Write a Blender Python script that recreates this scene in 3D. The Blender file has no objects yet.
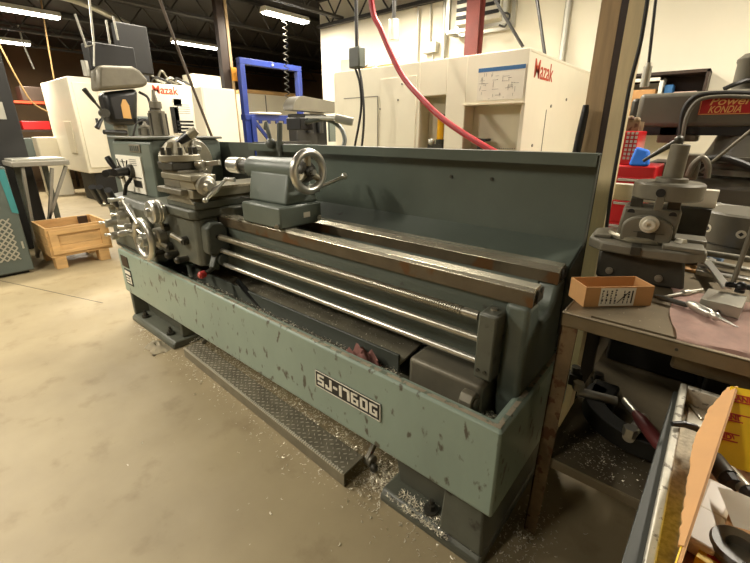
import bpy, bmesh, math, random
from mathutils import Vector, Matrix
PI = math.pi; R = random.Random(11)
S = bpy.context.scene; COL = S.collection
def rad(a): return math.radians(a)

# ------------------------------------------------------------------ camera figures (metres; lens height 1.35)
CF, CPX, CPY = 400.0, 377.0, 270.0
PITCH = math.atan(138/400.0)
YAW = math.radians(90) - math.atan(502/math.hypot(400, 138))
CAM = Vector((0, 0, 1.35))
_h = Vector((-math.sin(YAW), math.cos(YAW), 0)); _r = Vector((math.cos(YAW), math.sin(YAW), 0))
_f = _h*math.cos(PITCH) - Vector((0, 0, math.sin(PITCH))); _u = _h*math.sin(PITCH) + Vector((0, 0, math.cos(PITCH)))
def at(x, y, ax, v):
    """the point of the plane (axis ax = v) seen at x, y of the photograph"""
    d = _f + _r*((x-CPX)/CF) - _u*((y-CPY)/CF)
    t = (v-CAM[ax])/d[ax]
    return CAM + d*t

# ------------------------------------------------------------------ materials
def lin(c):
    c = c/255.0
    return c/12.92 if c <= 0.04045 else ((c+0.055)/1.055)**2.4
def rgb(r, g, b): return (lin(r), lin(g), lin(b), 1)
def mix4(a, b, t): return tuple(a[i]*(1-t)+b[i]*t for i in range(3))+(1,)
MATS = {}
def mat(name, col, rough=.5, metal=0.0, var=.18, scale=5, spots=None, spot_col=None, spot_scale=18, stretch=(1,1,1), bump=0, spec=.5, rvar=.12, emit=None, strength=0):
    m = bpy.data.materials.new(name); m.use_nodes = True
    nt = m.node_tree; N = nt.nodes; L = nt.links
    b = N['Principled BSDF']
    b.inputs['Roughness'].default_value = rough; b.inputs['Metallic'].default_value = metal
    b.inputs['Specular IOR Level'].default_value = spec
    if emit:
        b.inputs['Base Color'].default_value = col
        b.inputs['Emission Color'].default_value = emit; b.inputs['Emission Strength'].default_value = strength
        MATS[name] = m; return m
    tc = N.new('ShaderNodeTexCoord'); mp = N.new('ShaderNodeMapping')
    L.new(tc.outputs['Object'], mp.inputs['Vector']); mp.inputs['Scale'].default_value = stretch
    n1 = N.new('ShaderNodeTexNoise'); n1.inputs['Scale'].default_value = scale; n1.inputs['Detail'].default_value = 6; n1.inputs['Roughness'].default_value = .62
    L.new(mp.outputs['Vector'], n1.inputs['Vector'])
    cr = N.new('ShaderNodeValToRGB')
    dark = tuple(c*(1-var) for c in col[:3])+(1,); lite = tuple(min(1, c*(1+var)) for c in col[:3])+(1,)
    cr.color_ramp.elements[0].color = dark; cr.color_ramp.elements[0].position = .3
    cr.color_ramp.elements[1].color = lite; cr.color_ramp.elements[1].position = .7
    L.new(n1.outputs['Fac'], cr.inputs['Fac'])
    out = cr.outputs['Color']
    if spots is not None:
        n2 = N.new('ShaderNodeTexNoise'); n2.inputs['Scale'].default_value = spot_scale; n2.inputs['Detail'].default_value = 5
        L.new(mp.outputs['Vector'], n2.inputs['Vector'])
        c2 = N.new('ShaderNodeValToRGB')
        c2.color_ramp.elements[0].position = spots; c2.color_ramp.elements[0].color = (0,0,0,1)
        c2.color_ramp.elements[1].position = spots+.06; c2.color_ramp.elements[1].color = (1,1,1,1)
        L.new(n2.outputs['Fac'], c2.inputs['Fac'])
        mx = N.new('ShaderNodeMixRGB'); L.new(c2.outputs['Color'], mx.inputs['Fac']); L.new(out, mx.inputs['Color1']); mx.inputs['Color2'].default_value = spot_col
        out = mx.outputs['Color']
    L.new(out, b.inputs['Base Color'])
    mr = N.new('ShaderNodeMapRange'); mr.inputs['To Min'].default_value = max(.03, rough-rvar); mr.inputs['To Max'].default_value = min(1, rough+rvar)
    L.new(n1.outputs['Fac'], mr.inputs['Value']); L.new(mr.outputs['Result'], b.inputs['Roughness'])
    if bump:
        bp = N.new('ShaderNodeBump'); bp.inputs['Strength'].default_value = bump; bp.inputs['Distance'].default_value = .01
        L.new(n1.outputs['Fac'], bp.inputs['Height']); L.new(bp.outputs['Normal'], b.inputs['Normal'])
    MATS[name] = m; return m

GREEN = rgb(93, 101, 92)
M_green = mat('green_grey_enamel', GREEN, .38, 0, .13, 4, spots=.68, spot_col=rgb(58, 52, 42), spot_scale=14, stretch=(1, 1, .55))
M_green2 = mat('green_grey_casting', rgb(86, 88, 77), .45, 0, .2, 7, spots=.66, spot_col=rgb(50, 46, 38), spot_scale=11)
M_tray = mat('worn_green_lit_tray_paint', rgb(138, 154, 140), .36, 0, .12, 3, spots=.61, spot_col=rgb(84, 80, 66), spot_scale=26, stretch=(1, 1, .5))  # lathe enamel made paler: light on the tray front is put into this colour
M_tray_in = mat('oily_tray_floor', rgb(70, 68, 56), .4, 0, .35, 9)
M_splash = mat('splash_guard_paint', rgb(86, 94, 85), .34, 0, .14, 2.2, spots=.74, spot_col=rgb(54, 44, 32), spot_scale=7)
M_panelgrey = mat('dark_grey_green_paint', rgb(78, 82, 74), .42, 0, .18, 5)
M_castgrey = mat('grey_cast_iron', rgb(112, 107, 92), .45, .25, .2, 8)
M_cast_light = mat('light_machined_iron', rgb(150, 144, 124), .38, .55, .2, 9)
M_darkiron = mat('dark_oily_iron', rgb(62, 60, 52), .42, .35, .28, 8)
M_steel = mat('machined_steel', rgb(176, 172, 158), .34, .8, .05, 9, rvar=.04)
M_chrome = mat('polished_chrome', rgb(206, 204, 194), .3, .85, .03, 12, rvar=.04)
M_way = mat('ground_way_steel', rgb(205, 198, 176), .26, .75, .12, 4, stretch=(.3, 3, 3))
M_way_side = mat('rust_stained_way_side', rgb(94, 84, 66), .42, .3, .3, 7, spots=.56, spot_col=rgb(96, 66, 36), spot_scale=9)
M_black = mat('black_plastic', rgb(26, 26, 25), .35, 0, .2, 8)
M_blackmatt = mat('matt_black_paint', rgb(25, 24, 22), .55, 0, .2, 5)
M_red = mat('red_knob_plastic', rgb(176, 52, 48), .35, 0, .1, 8)
M_white = mat('white_print', rgb(228, 224, 208), .5, 0, .04, 6)
M_whiteplastic = mat('white_plastic', rgb(232, 224, 208), .35, 0, .04, 6)
M_cream = mat('cream_machine_enamel', rgb(226, 219, 196), .36, 0, .05, 2.0)
M_cream2 = mat('cream_recess_enamel', rgb(214, 205, 178), .42, 0, .06, 3.0)
M_greyline = mat('grey_print', rgb(120, 116, 106), .6, 0, .1, 8)
M_blueprint = mat('blue_print', rgb(42, 98, 150), .5, 0, .05, 8)
M_bluepaint = mat('blue_enamel', rgb(30, 50, 124), .4, 0, .12, 6)
M_wood = mat('raw_pine', rgb(196, 158, 104), .65, 0, .22, 5, stretch=(3, .6, 3), bump=.15)
M_woodpost = mat('weathered_post_wood', rgb(176, 150, 112), .65, 0, .2, 5, stretch=(8, 8, .6), bump=.15)
M_steelpost = mat('dark_brown_steel', rgb(56, 42, 32), .5, .2, .25, 6)
M_board = mat('cream_trim_board', rgb(214, 196, 154), .6, 0, .12, 5, stretch=(6, 6, .5))
M_rust = mat('rusty_angle_iron', rgb(116, 96, 68), .6, .3, .35, 10, spots=.56, spot_col=rgb(84, 54, 30), spot_scale=24, bump=.15)
M_bench = mat('worn_bench_steel', rgb(112, 100, 78), .42, .45, .25, 6)
M_shelf = mat('bare_shelf_plate', rgb(108, 98, 78), .45, .4, .22, 5)
M_card = mat('brown_cardboard', rgb(188, 142, 90), .75, 0, .1, 6)
M_yellow = mat('yellow_carton_print', rgb(240, 200, 24), .5, 0, .05, 6)
M_redprint = mat('red_brown_print', rgb(186, 64, 30), .5, 0, .08, 6)
M_redpaint = mat('red_enamel', rgb(184, 24, 28), .35, 0, .1, 4)
M_blueglove = mat('bright_blue_cloth', rgb(30, 110, 216), .7, 0, .1, 10)
M_pink = mat('faded_pink_shop_rag', rgb(212, 178, 164), .9, 0, .14, 14, spots=.64, spot_col=rgb(150, 108, 98), spot_scale=9, bump=.3)
M_rag = mat('dirty_pink_rag', rgb(186, 134, 124), .9, 0, .22, 30, bump=.3)
M_paper = mat('crumpled_paper', rgb(196, 186, 160), .85, 0, .18, 20)
M_hosered = mat('red_rubber_hose', rgb(172, 30, 38), .4, 0, .08, 6)
M_cable = mat('black_cable_rubber', rgb(34, 32, 28), .5, 0, .1, 6)
M_tan = mat('tan_cable', rgb(186, 150, 96), .55, 0, .08, 6)
M_mill = mat('mill_grey_enamel', rgb(94, 90, 78), .38, 0, .12, 4)
M_signred = mat('sign_red', rgb(172, 30, 34), .35, 0, .05, 6)
M_signgold = mat('sign_gold', rgb(226, 176, 104), .4, 0, .05, 6)
M_alu = mat('sawn_aluminium', rgb(214, 208, 190), .42, .3, .06, 9)
M_galv = mat('galvanised_conduit', rgb(186, 184, 172), .4, .6, .08, 6)
M_oxide = mat('red_oxide_steel', rgb(112, 52, 44), .5, .1, .2, 6)
M_teal = mat('teal_stripe', rgb(60, 130, 132), .4, 0, .05, 6)
M_machgrey = mat('grey_machine_enamel', rgb(86, 94, 88), .42, 0, .1, 4)
M_oil = mat('amber_oil', rgb(214, 158, 30), .2, 0, .08, 6)
M_pan_grey = mat('grey_cart_steel', rgb(54, 56, 52), .5, .25, .12, 8)
M_rim = mat('scuffed_zinc_rim', rgb(172, 168, 154), .45, .35, .2, 30, spots=.58, spot_col=rgb(104, 98, 86), spot_scale=60)
M_speck = mat('chip_speckled_tray', rgb(176, 166, 142), .6, .2, .4, 90)
M_chip = mat('bright_metal_shavings', rgb(236, 228, 206), .35, .35, .1, 30)
M_plate = mat('diamond_plate', rgb(140, 134, 116), .4, .6, .22, 12)
M_yellowtag = mat('orange_tag', rgb(224, 150, 40), .5, 0, .05, 6)

def floor_mat():
    m = bpy.data.materials.new('oil_stained_concrete'); m.use_nodes = True
    nt = m.node_tree; N = nt.nodes; L = nt.links; b = N['Principled BSDF']
    tc = N.new('ShaderNodeTexCoord')
    def noise(s, d=6, r=.6):
        n = N.new('ShaderNodeTexNoise'); n.inputs['Scale'].default_value = s; n.inputs['Detail'].default_value = d; n.inputs['Roughness'].default_value = r
        L.new(tc.outputs['Object'], n.inputs['Vector']); return n
    def ramp(src, a, ca, z, cz):
        c = N.new('ShaderNodeValToRGB'); c.color_ramp.elements[0].position = a; c.color_ramp.elements[0].color = ca
        c.color_ramp.elements[1].position = z; c.color_ramp.elements[1].color = cz
        L.new(src, c.inputs['Fac']); return c
    n1 = noise(1.1, 5); n2 = noise(5.5, 6); n3 = noise(90, 2)
    base = ramp(n1.outputs['Fac'], .3, rgb(142, 128, 99), .7, rgb(168, 153, 120))
    st = ramp(n2.outputs['Fac'], .56, (0, 0, 0, 1), .78, (1, 1, 1, 1))
    mx = N.new('ShaderNodeMixRGB'); L.new(base.outputs['Color'], mx.inputs['Color1']); mx.inputs['Color2'].default_value = rgb(112, 94, 64)
    ml = N.new('ShaderNodeMath'); ml.operation = 'MULTIPLY'; ml.inputs[1].default_value = .55
    L.new(st.outputs['Color'], ml.inputs[0]); L.new(ml.outputs[0], mx.inputs['Fac'])
    sp = ramp(n3.outputs['Fac'], .70, (0, 0, 0, 1), .74, (1, 1, 1, 1))
    mx2 = N.new('ShaderNodeMixRGB'); L.new(mx.outputs['Color'], mx2.inputs['Color1']); mx2.inputs['Color2'].default_value = rgb(120, 104, 78)
    ml2 = N.new('ShaderNodeMath'); ml2.operation = 'MULTIPLY'; ml2.inputs[1].default_value = .35
    L.new(sp.outputs['Color'], ml2.inputs[0]); L.new(ml2.outputs[0], mx2.inputs['Fac'])
    L.new(mx2.outputs['Color'], b.inputs['Base Color'])
    mr = N.new('ShaderNodeMapRange'); mr.inputs['To Min'].default_value = .38; mr.inputs['To Max'].default_value = .62
    L.new(n2.outputs['Fac'], mr.inputs['Value']); L.new(mr.outputs['Result'], b.inputs['Roughness'])
    bp = N.new('ShaderNodeBump'); bp.inputs['Strength'].default_value = .06; L.new(n2.outputs['Fac'], bp.inputs['Height']); L.new(bp.outputs['Normal'], b.inputs['Normal'])
    return m
M_floor = floor_mat()
M_wall = mat('painted_block_wall', rgb(226, 219, 198), .7, 0, .04, .8)
M_wallbrown = mat('brown_far_wall', rgb(104, 82, 56), .8, 0, .2, 1.2)
M_deck = mat('dark_roof_deck', rgb(44, 41, 37), .8, 0, .2, 1.5)
M_joist = mat('dark_joist_steel', rgb(50, 47, 42), .6, .2, .15, 4)
M_tube = mat('fluorescent_tube', (1, 1, 1, 1), .4, emit=(1, .95, .84, 1), strength=22)

# ------------------------------------------------------------------ mesh builder
def axmat(d):
    d = Vector(d).normalized()
    return d.to_track_quat('Z', 'Y').to_matrix().to_4x4()
class MB:
    def __init__(s): s.bm = bmesh.new(); s.X = None
    def _pt(s, p):
        p = Vector(p)
        return s.X @ p if s.X is not None else p
    def face(s, vs):
        try: return s.bm.faces.new(vs)
        except ValueError: return None
    def box(s, x0, x1, y0, y1, z0, z1):
        v = [s.bm.verts.new(s._pt((x, y, z))) for z in (z0, z1) for x, y in ((x0, y0), (x1, y0), (x1, y1), (x0, y1))]
        for q in ((3,2,1,0),(4,5,6,7),(0,1,5,4),(1,2,6,5),(2,3,7,6),(3,0,4,7)): s.face([v[i] for i in q])
        return s
    def hexa(s, a, b):
        """two quads (bottom, top) joined"""
        v = [s.bm.verts.new(s._pt(p)) for p in list(a)+list(b)]
        for q in ((3,2,1,0),(4,5,6,7),(0,1,5,4),(1,2,6,5),(2,3,7,6),(3,0,4,7)): s.face([v[i] for i in q])
        return s
    def lathe(s, prof, p, ax, n=32, cap=True):
        """prof: (t along axis, radius)"""
        Mx = Matrix.Translation(Vector(p)) @ axmat(ax); rings = []
        for t, r in prof:
            rings.append([s.bm.verts.new(s._pt(Mx @ Vector((r*math.cos(2*PI*k/n), r*math.sin(2*PI*k/n), t)))) for k in range(n)])
        for a, b in zip(rings, rings[1:]):
            for k in range(n): s.face((a[k], a[(k+1) % n], b[(k+1) % n], b[k]))
        if cap:
            s.face(list(reversed(rings[0]))); s.face(rings[-1])
        return s
    def cyl(s, p0, p1, r, r1=None, n=24):
        p0 = Vector(p0); p1 = Vector(p1)
        return s.lathe([(0, r), ((p1-p0).length, r if r1 is None else r1)], p0, p1-p0, n)
    def ball(s, c, r, n=14, sz=1):
        prof = [(-r*math.cos(PI*k/n)*sz, max(r*math.sin(PI*k/n), r*.02)) for k in range(n+1)]
        return s.lathe(prof, c, (0, 0, 1), 2*n)
    def torus(s, c, ax, RR, r, n=48, m=12):
        Mx = Matrix.Translation(Vector(c)) @ axmat(ax); rings = []
        for i in range(n):
            a = 2*PI*i/n
            rings.append([s.bm.verts.new(s._pt(Mx @ Vector(((RR+r*math.cos(2*PI*j/m))*math.cos(a), (RR+r*math.cos(2*PI*j/m))*math.sin(a), r*math.sin(2*PI*j/m))))) for j in range(m)])
        for i in range(n):
            a, b = rings[i], rings[(i+1) % n]
            for j in range(m): s.face((a[j], b[j], b[(j+1) % m], a[(j+1) % m]))
        return s
    def tube(s, pts, r, n=10, rs=None):
        pts = [Vector(p) for p in pts]; rings = []; up = None
        for i, p in enumerate(pts):
            d = (pts[min(i+1, len(pts)-1)]-pts[max(i-1, 0)]).normalized()
            if up is None: up = d.orthogonal().normalized()
            up = (up - d*up.dot(d)).normalized(); w = d.cross(up); q = rs[i] if rs else r
            rings.append([s.bm.verts.new(s._pt(p+up*q*math.cos(2*PI*k/n)+w*q*math.sin(2*PI*k/n))) for k in range(n)])
        for a, b in zip(rings, rings[1:]):
            for k in range(n): s.face((a[k], a[(k+1) % n], b[(k+1) % n], b[k]))
        s.face(list(reversed(rings[0]))); s.face(rings[-1]); return s
    def prism(s, poly, ax, a, b):
        """poly in the two other axes (order x,y,z without ax)"""
        def P(q, t):
            o = list(q); o.insert(ax, t); return s._pt(o)
        A = [s.bm.verts.new(P(q, a)) for q in poly]; B = [s.bm.verts.new(P(q, b)) for q in poly]; n = len(poly)
        s.face(list(reversed(A))); s.face(B)
        for i in range(n): s.face((A[i], A[(i+1) % n], B[(i+1) % n], B[i]))
        return s
    def bar(s, p0, p1, w, t):
        """rectangular bar between two points"""
        p0 = Vector(p0); p1 = Vector(p1); d = (p1-p0).normalized()
        z = Vector((0, 0, 1)) if abs(d.z) < .95 else Vector((0, 1, 0))
        sx = d.cross(z).normalized(); sy = sx.cross(d)
        o = [(-1,-1),(1,-1),(1,1),(-1,1)]
        return s.hexa([p0+sx*(a*w/2)+sy*(b*t/2) for a, b in o], [p1+sx*(a*w/2)+sy*(b*t/2) for a, b in o])
    def build(s, name, m, parent=None, bevel=0, seg=2, ang=32, loc=None):
        bmesh.ops.recalc_face_normals(s.bm, faces=s.bm.faces)
        off = Vector((0, 0, 0))
        if parent is not None: off = ORG.get(root_of(parent).name, off)
        elif loc is not None: off = Vector(loc)
        if off.length: bmesh.ops.translate(s.bm, vec=-off, verts=s.bm.verts)
        me = bpy.data.meshes.new(name); s.bm.to_mesh(me); s.bm.free()
        me.materials.append(m); me.shade_smooth(); me.set_sharp_from_angle(angle=rad(ang))
        o = bpy.data.objects.new(name, me); COL.objects.link(o)
        if parent is not None: o.parent = parent
        elif loc is not None: o.location = loc; ORG[o.name] = Vector(loc)
        if bevel:
            md = o.modifiers.new('edge', 'BEVEL'); md.width = bevel; md.segments = seg; md.limit_method = 'ANGLE'; md.angle_limit = rad(40)
        return o
ORG = {}
def root_of(o):
    while o.parent is not None: o = o.parent
    return o
def tag(o, label, cat, group=None, kind=None):
    o['label'] = label; o['category'] = cat
    if group: o['group'] = group
    if kind: o['kind'] = kind
    return o
def thing(name, label, cat, loc, group=None, rot=None):
    """an Empty at the thing's base; with rot the parts are built in its own axes"""
    o = bpy.data.objects.new(name, None); o.empty_display_size = .1; COL.objects.link(o); o.location = loc
    if rot is None: ORG[o.name] = Vector(loc)
    else: o.rotation_euler = rot; ORG[o.name] = Vector((0, 0, 0))
    return tag(o, label, cat, group)
def struct(name, mb, m, bevel=0):
    o = mb.build(name, m, None, bevel); o['kind'] = 'structure'; return o
def text(body, name, size, loc, rot, m, parent, bold=0.0, ext=.0015, xs=1.0, shear=0, align='CENTER', fit=None):
    c = bpy.data.curves.new(name, 'FONT'); c.body = body; c.size = size; c.extrude = ext; c.offset = bold; c.align_x = align; c.align_y = 'CENTER'; c.shear = shear
    c.materials.append(m)
    tmp = bpy.data.objects.new(name, c); me = bpy.data.meshes.new_from_object(tmp); bpy.data.objects.remove(tmp)
    o = bpy.data.objects.new(name, me); COL.objects.link(o); o.rotation_euler = rot
    if fit:
        xs_ = [v.co.x for v in me.vertices]; ys_ = [v.co.y for v in me.vertices]; fx = fit[0]/(max(xs_)-min(xs_)); fy = fit[1]/(max(ys_)-min(ys_)); mx_ = (max(xs_)+min(xs_))/2; my_ = (max(ys_)+min(ys_))/2
        for v in me.vertices: v.co.x = (v.co.x-mx_)*fx; v.co.y = (v.co.y-my_)*fy
    else: o.scale = (xs, 1, 1)
    o.location = Vector(loc) - ORG.get(root_of(parent).name, Vector((0, 0, 0))); o.parent = parent
    return o
def curve_pts(ctrl, n=10):
    """smooth path through control points"""
    P = [Vector(p) for p in ctrl]; P = [P[0]*2-P[1]]+P+[P[-1]*2-P[-2]]; out = []
    for i in range(1, len(P)-2):
        a, b, c, d = P[i-1:i+3]
        for k in range(n):
            t = k/n
            out.append(.5*((2*b)+(c-a)*t+(2*a-5*b+4*c-d)*t*t+(3*b-a-3*c+d)*t**3))
    out.append(P[-2]); return out
def clone(o, loc, label=None, scale=None):
    c = o.copy(); COL.objects.link(c); c.location = loc
    if label: c['label'] = label
    for ch in o.children:
        d = ch.copy(); COL.objects.link(d); d.parent = c
        for g in ch.children:
            e = g.copy(); COL.objects.link(e); e.parent = d
    return c
FRONT = (rad(90), 0, 0); SIDE = (rad(90), 0, rad(90))

# ================================================================== SETTING
struct('floor', MB().box(-15, 4, -5, 12, -.1, 0), M_floor)
struct('wall_back', MB().box(-6.05, 4, 5.6, 5.8, 0, 3.7), M_wall)
struct('wall_far', MB().box(-15, -5.85, 11.5, 11.7, 0, 3.7), M_wallbrown)
struct('wall_return', MB().box(-6.05, -5.85, 5.8, 11.5, 0, 3.7), M_wall)
struct('wall_left', MB().box(-15.2, -15, -5, 12, 0, 3.7), M_wallbrown)
struct('wall_front', MB().box(-15, 4, -5.2, -5, 0, 3.7), M_wallbrown)
struct('wall_right', MB().box(4, 4.2, -5, 5.8, 0, 3.7), M_wall)
struct('ceiling', MB().box(-15.2, 4.2, -5.2, 12, 3.6, 3.7), M_deck)
def joist(x, y0, y1):
    m = MB(); z0, z1 = 3.16, 3.56
    for z in (z0, z1):
        m.box(x-.045, x-.01, y0, y1, z-.02, z+.02); m.box(x+.01, x+.045, y0, y1, z-.02, z+.02)
    y = y0; up = True
    while y+.32 < y1:
        m.cyl((x, y, z0 if up else z1), (x, y+.32, z1 if up else z0), .014, n=6); y += .32; up = not up
    o = struct('ceiling_joist', m, M_joist); return o
for x in (-3.7, -5.45, -7.2, -8.95, -10.7, -12.45): joist(x, -1.0, 5.55 if x > -6 else 11.2)
m = MB()
for z in (3.10, 3.5): m.box(-6.0, -1.5, 5.47, 5.55, z-.025, z+.025)
for k in range(14): m.cyl((-6+k*.32, 5.51, 3.1 if k % 2 else 3.5), (-6+(k+1)*.32, 5.51, 3.5 if k % 2 else 3.1), .014, n=6)
struct('ceiling_girder', m, M_joist)
# the post beside the lathe: timber, dark steel strip, pale trim board
struct('column', MB().box(-.4565, -.392, 1.78, 1.90, 0, 3.6), M_woodpost)
struct('trim_1', MB().box(-.391, -.369, 1.78, 1.90, 0, 3.6), M_steelpost)
struct('trim_2', MB().box(-.368, -.318, 1.78, 1.86, 0, 3.6), M_board)
# red oxide stanchion at the back wall and the tall column of the far bay
c0 = at(471, 40, 1, 5.08)
struct('column.001', MB().box(c0.x-.09, c0.x+.09, 5.08, 5.10, 0, 3.55).box(c0.x-.09, c0.x+.09, 5.20, 5.22, 0, 3.55).box(c0.x-.012, c0.x+.012, 5.10, 5.20, 0, 3.55), M_oxide)
c1 = at(222, 20, 0, -6.4)
struct('column.002', MB().box(-6.5, -6.4, c1.y-.08, c1.y+.05, 0, 3.58), M_steelpost)
struct('trim_3', MB().box(-6.42, -6.39, c1.y+.055, c1.y+.10, 0, 3.58), M_woodpost)
# floor joints
jn = MB()
a = at(0, 283, 2, 0); b = at(103, 303, 2, 0)
struct('trim_4', MB().bar((a.x-1, a.y-.29, .0006), (b.x, b.y, .0006), .006, .001), M_darkiron)

# ------------------------------------------------------------------ lamps
def lamp(name, x, y, label, z=3.08, L=1.22, power=60):
    t = thing('fluorescent_lamp', label, 'ceiling light', (x, y, z), 'fluorescent lamps under the roof')
    MB().prism([(x-.10, z+.0), (x+.10, z+.0), (x+.05, z+.07), (x-.05, z+.07)], 1, y-L/2, y+L/2).build('housing', M_white, t)
    for s in (-1, 1):
        MB().cyl((x+s*.045, y-L/2+.02, z-.012), (x+s*.045, y+L/2-.02, z-.012), .018, n=12).build('tube', M_tube, t)
        MB().tube([(x, y+s*L*.35, z+.06), (x, y+s*L*.35, 3.6)], .006, 6).build('hanger', M_joist, t)
    ld = bpy.data.lights.new('lamp_light', 'AREA'); ld.shape = 'RECTANGLE'; ld.size = .2; ld.size_y = L; ld.energy = power; ld.color = (1, .91, .76)
    lo = bpy.data.objects.new('lamp_light', ld); COL.objects.link(lo); lo.location = (x, y, z-.035)
    return t
p = at(20, 11, 2, 3.08); lamp('a', p.x, p.y-.1, 'long bright fluorescent lamp at the upper left above the tan cable', L=1.2, power=45)
p = at(286, 17, 2, 3.08); lamp('b', p.x, p.y, 'bright fluorescent lamp above the coiled hose and blue press frame', L=.86)
p = at(196, 45, 2, 3.08); lamp('c', p.x, p.y, 'far fluorescent lamp behind the dark column above the left milling centre', L=1.0)
p = at(2, 41, 2, 3.08); lamp('d', p.x, p.y, 'small far fluorescent lamp at the left edge below the long bright one', L=.9, power=150)
for k, (x, y, w) in enumerate([(-5.6, -.4, 84), (-3.2, -1.2, 98), (-1.2, -1.6, 20), (-4.4, 1.9, 52), (-1.9, 3.2, 105), (.9, 3.4, 105), (-3.9, 4.3, 80)]):
    lamp('e', x, y, ['fluorescent lamp hanging over the open floor in front of the lathe headstock',
                     'fluorescent lamp hanging over the open floor in front of the lathe bed',
                     'fluorescent lamp hanging behind the bench end of the lathe aisle',
                     'fluorescent lamp hanging over the lathe headstock end',
                     'fluorescent lamp hanging between the lathe and the big cream machine',
                     'fluorescent lamp hanging over the knee mill',
                     'fluorescent lamp hanging in front of the back wall corner'][k], power=w)
w = bpy.data.worlds.new('World'); S.world = w; w.use_nodes = True
w.node_tree.nodes['Background'].inputs['Color'].default_value = (1, .86, .66, 1); w.node_tree.nodes['Background'].inputs['Strength'].default_value = .05

# ================================================================== LATHE
LA = thing('engine_lathe', 'long green-grey engine lathe with splash guard, badge SJ-1760G on its chip tray', 'lathe', (-1.75, 1.25, 0))
# --- feet
def foot(x0, x1, hollow):
    f = MB().prism([(.905, 0), (1.62, 0), (1.62, .05), (.925, .05), (.905, .03)], 0, x0, x1)
    f.prism([(1.02 if hollow else .99, .05), (1.60, .05), (1.60, .252), (1.02 if hollow else .955, .252)], 0, x0+.03, x1-(.05 if hollow else .16))
    if hollow:
        f.box(x0, x0+.035, .925, 1.6, .05, .252); f.box(x1-.06, x1-.02, .985, 1.6, .05, .252)
    else:
        f.hexa([(x1-.16, .915, .05), (x1, .915, .05), (x1, 1.6, .05), (x1-.16, 1.6, .05)], [(x1-.16, .945, .252), (x1-.02, .945, .252), (x1-.02, 1.6, .252), (x1-.16, 1.6, .252)])
    o = f.build('foot', M_green2, LA, .008)
    for bx in ((x0+.14, x1-.14) if hollow else (x0+.20,)):
        MB().cyl((bx, .955, .05), (bx, .955, .066), .026, n=20).cyl((bx, .955, .066), (bx, .955, .088), .015, n=6).cyl((bx, .955, .088), (bx, .955, .105), .008, n=12).build('levelling_bolt', M_darkiron, o)
    return o
foot(-3.19, -2.50, True); foot(-.75, -.335, False)
# --- chip tray: open trough with a rolled rim
def tray():
    m = MB(); x0, x1, y0, y1, zb, zt = -3.17, -.312, .90, 1.62, .252, .575; t = .022
    def ring(a, z): return [(x0+a, y0+a, z), (x1-a, y0+a, z), (x1-a, y1-a, z), (x0+a, y1-a, z)]
    L = [ring(0, zb), ring(0, zt-.012), ring(.008, zt), ring(.036, zt), ring(.042, zt-.01), ring(.042, .36)]
    V = [[m.bm.verts.new(p) for p in r] for r in L]
    for a, b in zip(V, V[1:]):
        for k in range(4): m.face((a[k], a[(k+1) % 4], b[(k+1) % 4], b[k]))
    m.face(V[0][::-1]); m.face(V[-1]); return m
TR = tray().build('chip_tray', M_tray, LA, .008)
MB().box(-3.0, -.36, .945, 1.575, .362, .372).box(-2.45, -.36, .945, 1.05, .44, .492).build('tray_floor', M_tray_in, TR)
# sloping chute inside the tray, with its front wall
MB().box(-2.45, -.78, 1.05, 1.062, .372, .562).build('chute_wall', M_panelgrey, TR, .003)
MB().hexa([(-2.45, 1.062, .515), (-.78, 1.062, .515), (-.78, 1.56, .60), (-2.45, 1.56, .60)], [(-2.45, 1.062, .525), (-.78, 1.062, .525), (-.78, 1.56, .61), (-2.45, 1.56, .61)]).build('chute_plate', M_cast_light, TR)
MB().bar((-1.86, 1.05, .60), (-1.62, 1.06, .46), .02, .02).build('stay_rod', M_black, TR)
mr_ = MB()
for q_ in ((-3.162, -.32, .9075, .922), (-3.162, -.32, 1.598, 1.6125), (-3.162, -3.1475, .922, 1.598), (-.3345, -.32, .922, 1.598)): mr_.box(*q_, .5735, .5758)
mr_.build('worn_rim', mat('bare_worn_rim_metal', rgb(176, 164, 142), .42, .3, .2, 20, spots=.52, spot_col=rgb(122, 132, 116), spot_scale=30), TR, .0008)
# --- badge and plates on the tray
bd = MB().box(-1.0785, -.7385, .896, .9005, .3795, .4545).build('name_badge', M_black, LA, .002)
fr = MB()
for a in ((-1.078, -.739, .896-.0016, .8965, .451, .454), (-1.078, -.739, .896-.0016, .8965, .380, .383), (-1.078, -1.075, .896-.0016, .8965, .38, .454), (-.742, -.739, .896-.0016, .8965, .38, .454)): fr.box(*a)
fr.build('badge_border', M_white, bd)
G_ = {'S': ((0,4.2,0,1.2),(0,4.2,2.7,3.8),(0,4.2,5.3,6.5),(0,1.3,2.7,6.5),(2.9,4.2,0,3.8)), 'J': ((2.6,4.0,0,6.5),(0,4.0,0,1.3),(0,1.3,0,2.4)), '-': ((.2,2.7,2.5,4.0),), '1': ((.5,2.1,0,6.5),), '7': ((0,3.8,5.0,6.5),(2.3,3.8,0,6.5)),
      '6': ((0,1.3,0,6.5),(0,4.2,0,1.1),(0,4.2,2.8,3.8),(2.9,4.2,0,3.8),(0,3.6,5.5,6.5)), '0': ((0,1.3,0,6.5),(2.9,4.2,0,6.5),(0,4.2,0,1.1),(0,4.2,5.4,6.5)), 'G': ((0,1.3,0,6.5),(0,4.2,0,1.1),(0,4.2,5.4,6.5),(2.9,4.2,0,3.5),(2.2,4.2,2.4,3.5))}
gx = -1.066; u_ = .0073; m = MB()
for ch_ in 'SJ-1760G':
    for i_, (a, b_, c, d) in enumerate(G_[ch_]): m.box(gx+a*u_*1.24, gx+b_*u_*1.24, .8945-i_*.00012, .8962, .3935+c*u_, .3935+d*u_)
    gx += {'-': .030, '1': .026, 'J': .042, '7': .041}.get(ch_, .0455)
m.build('badge_lettering', M_white, bd)
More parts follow.
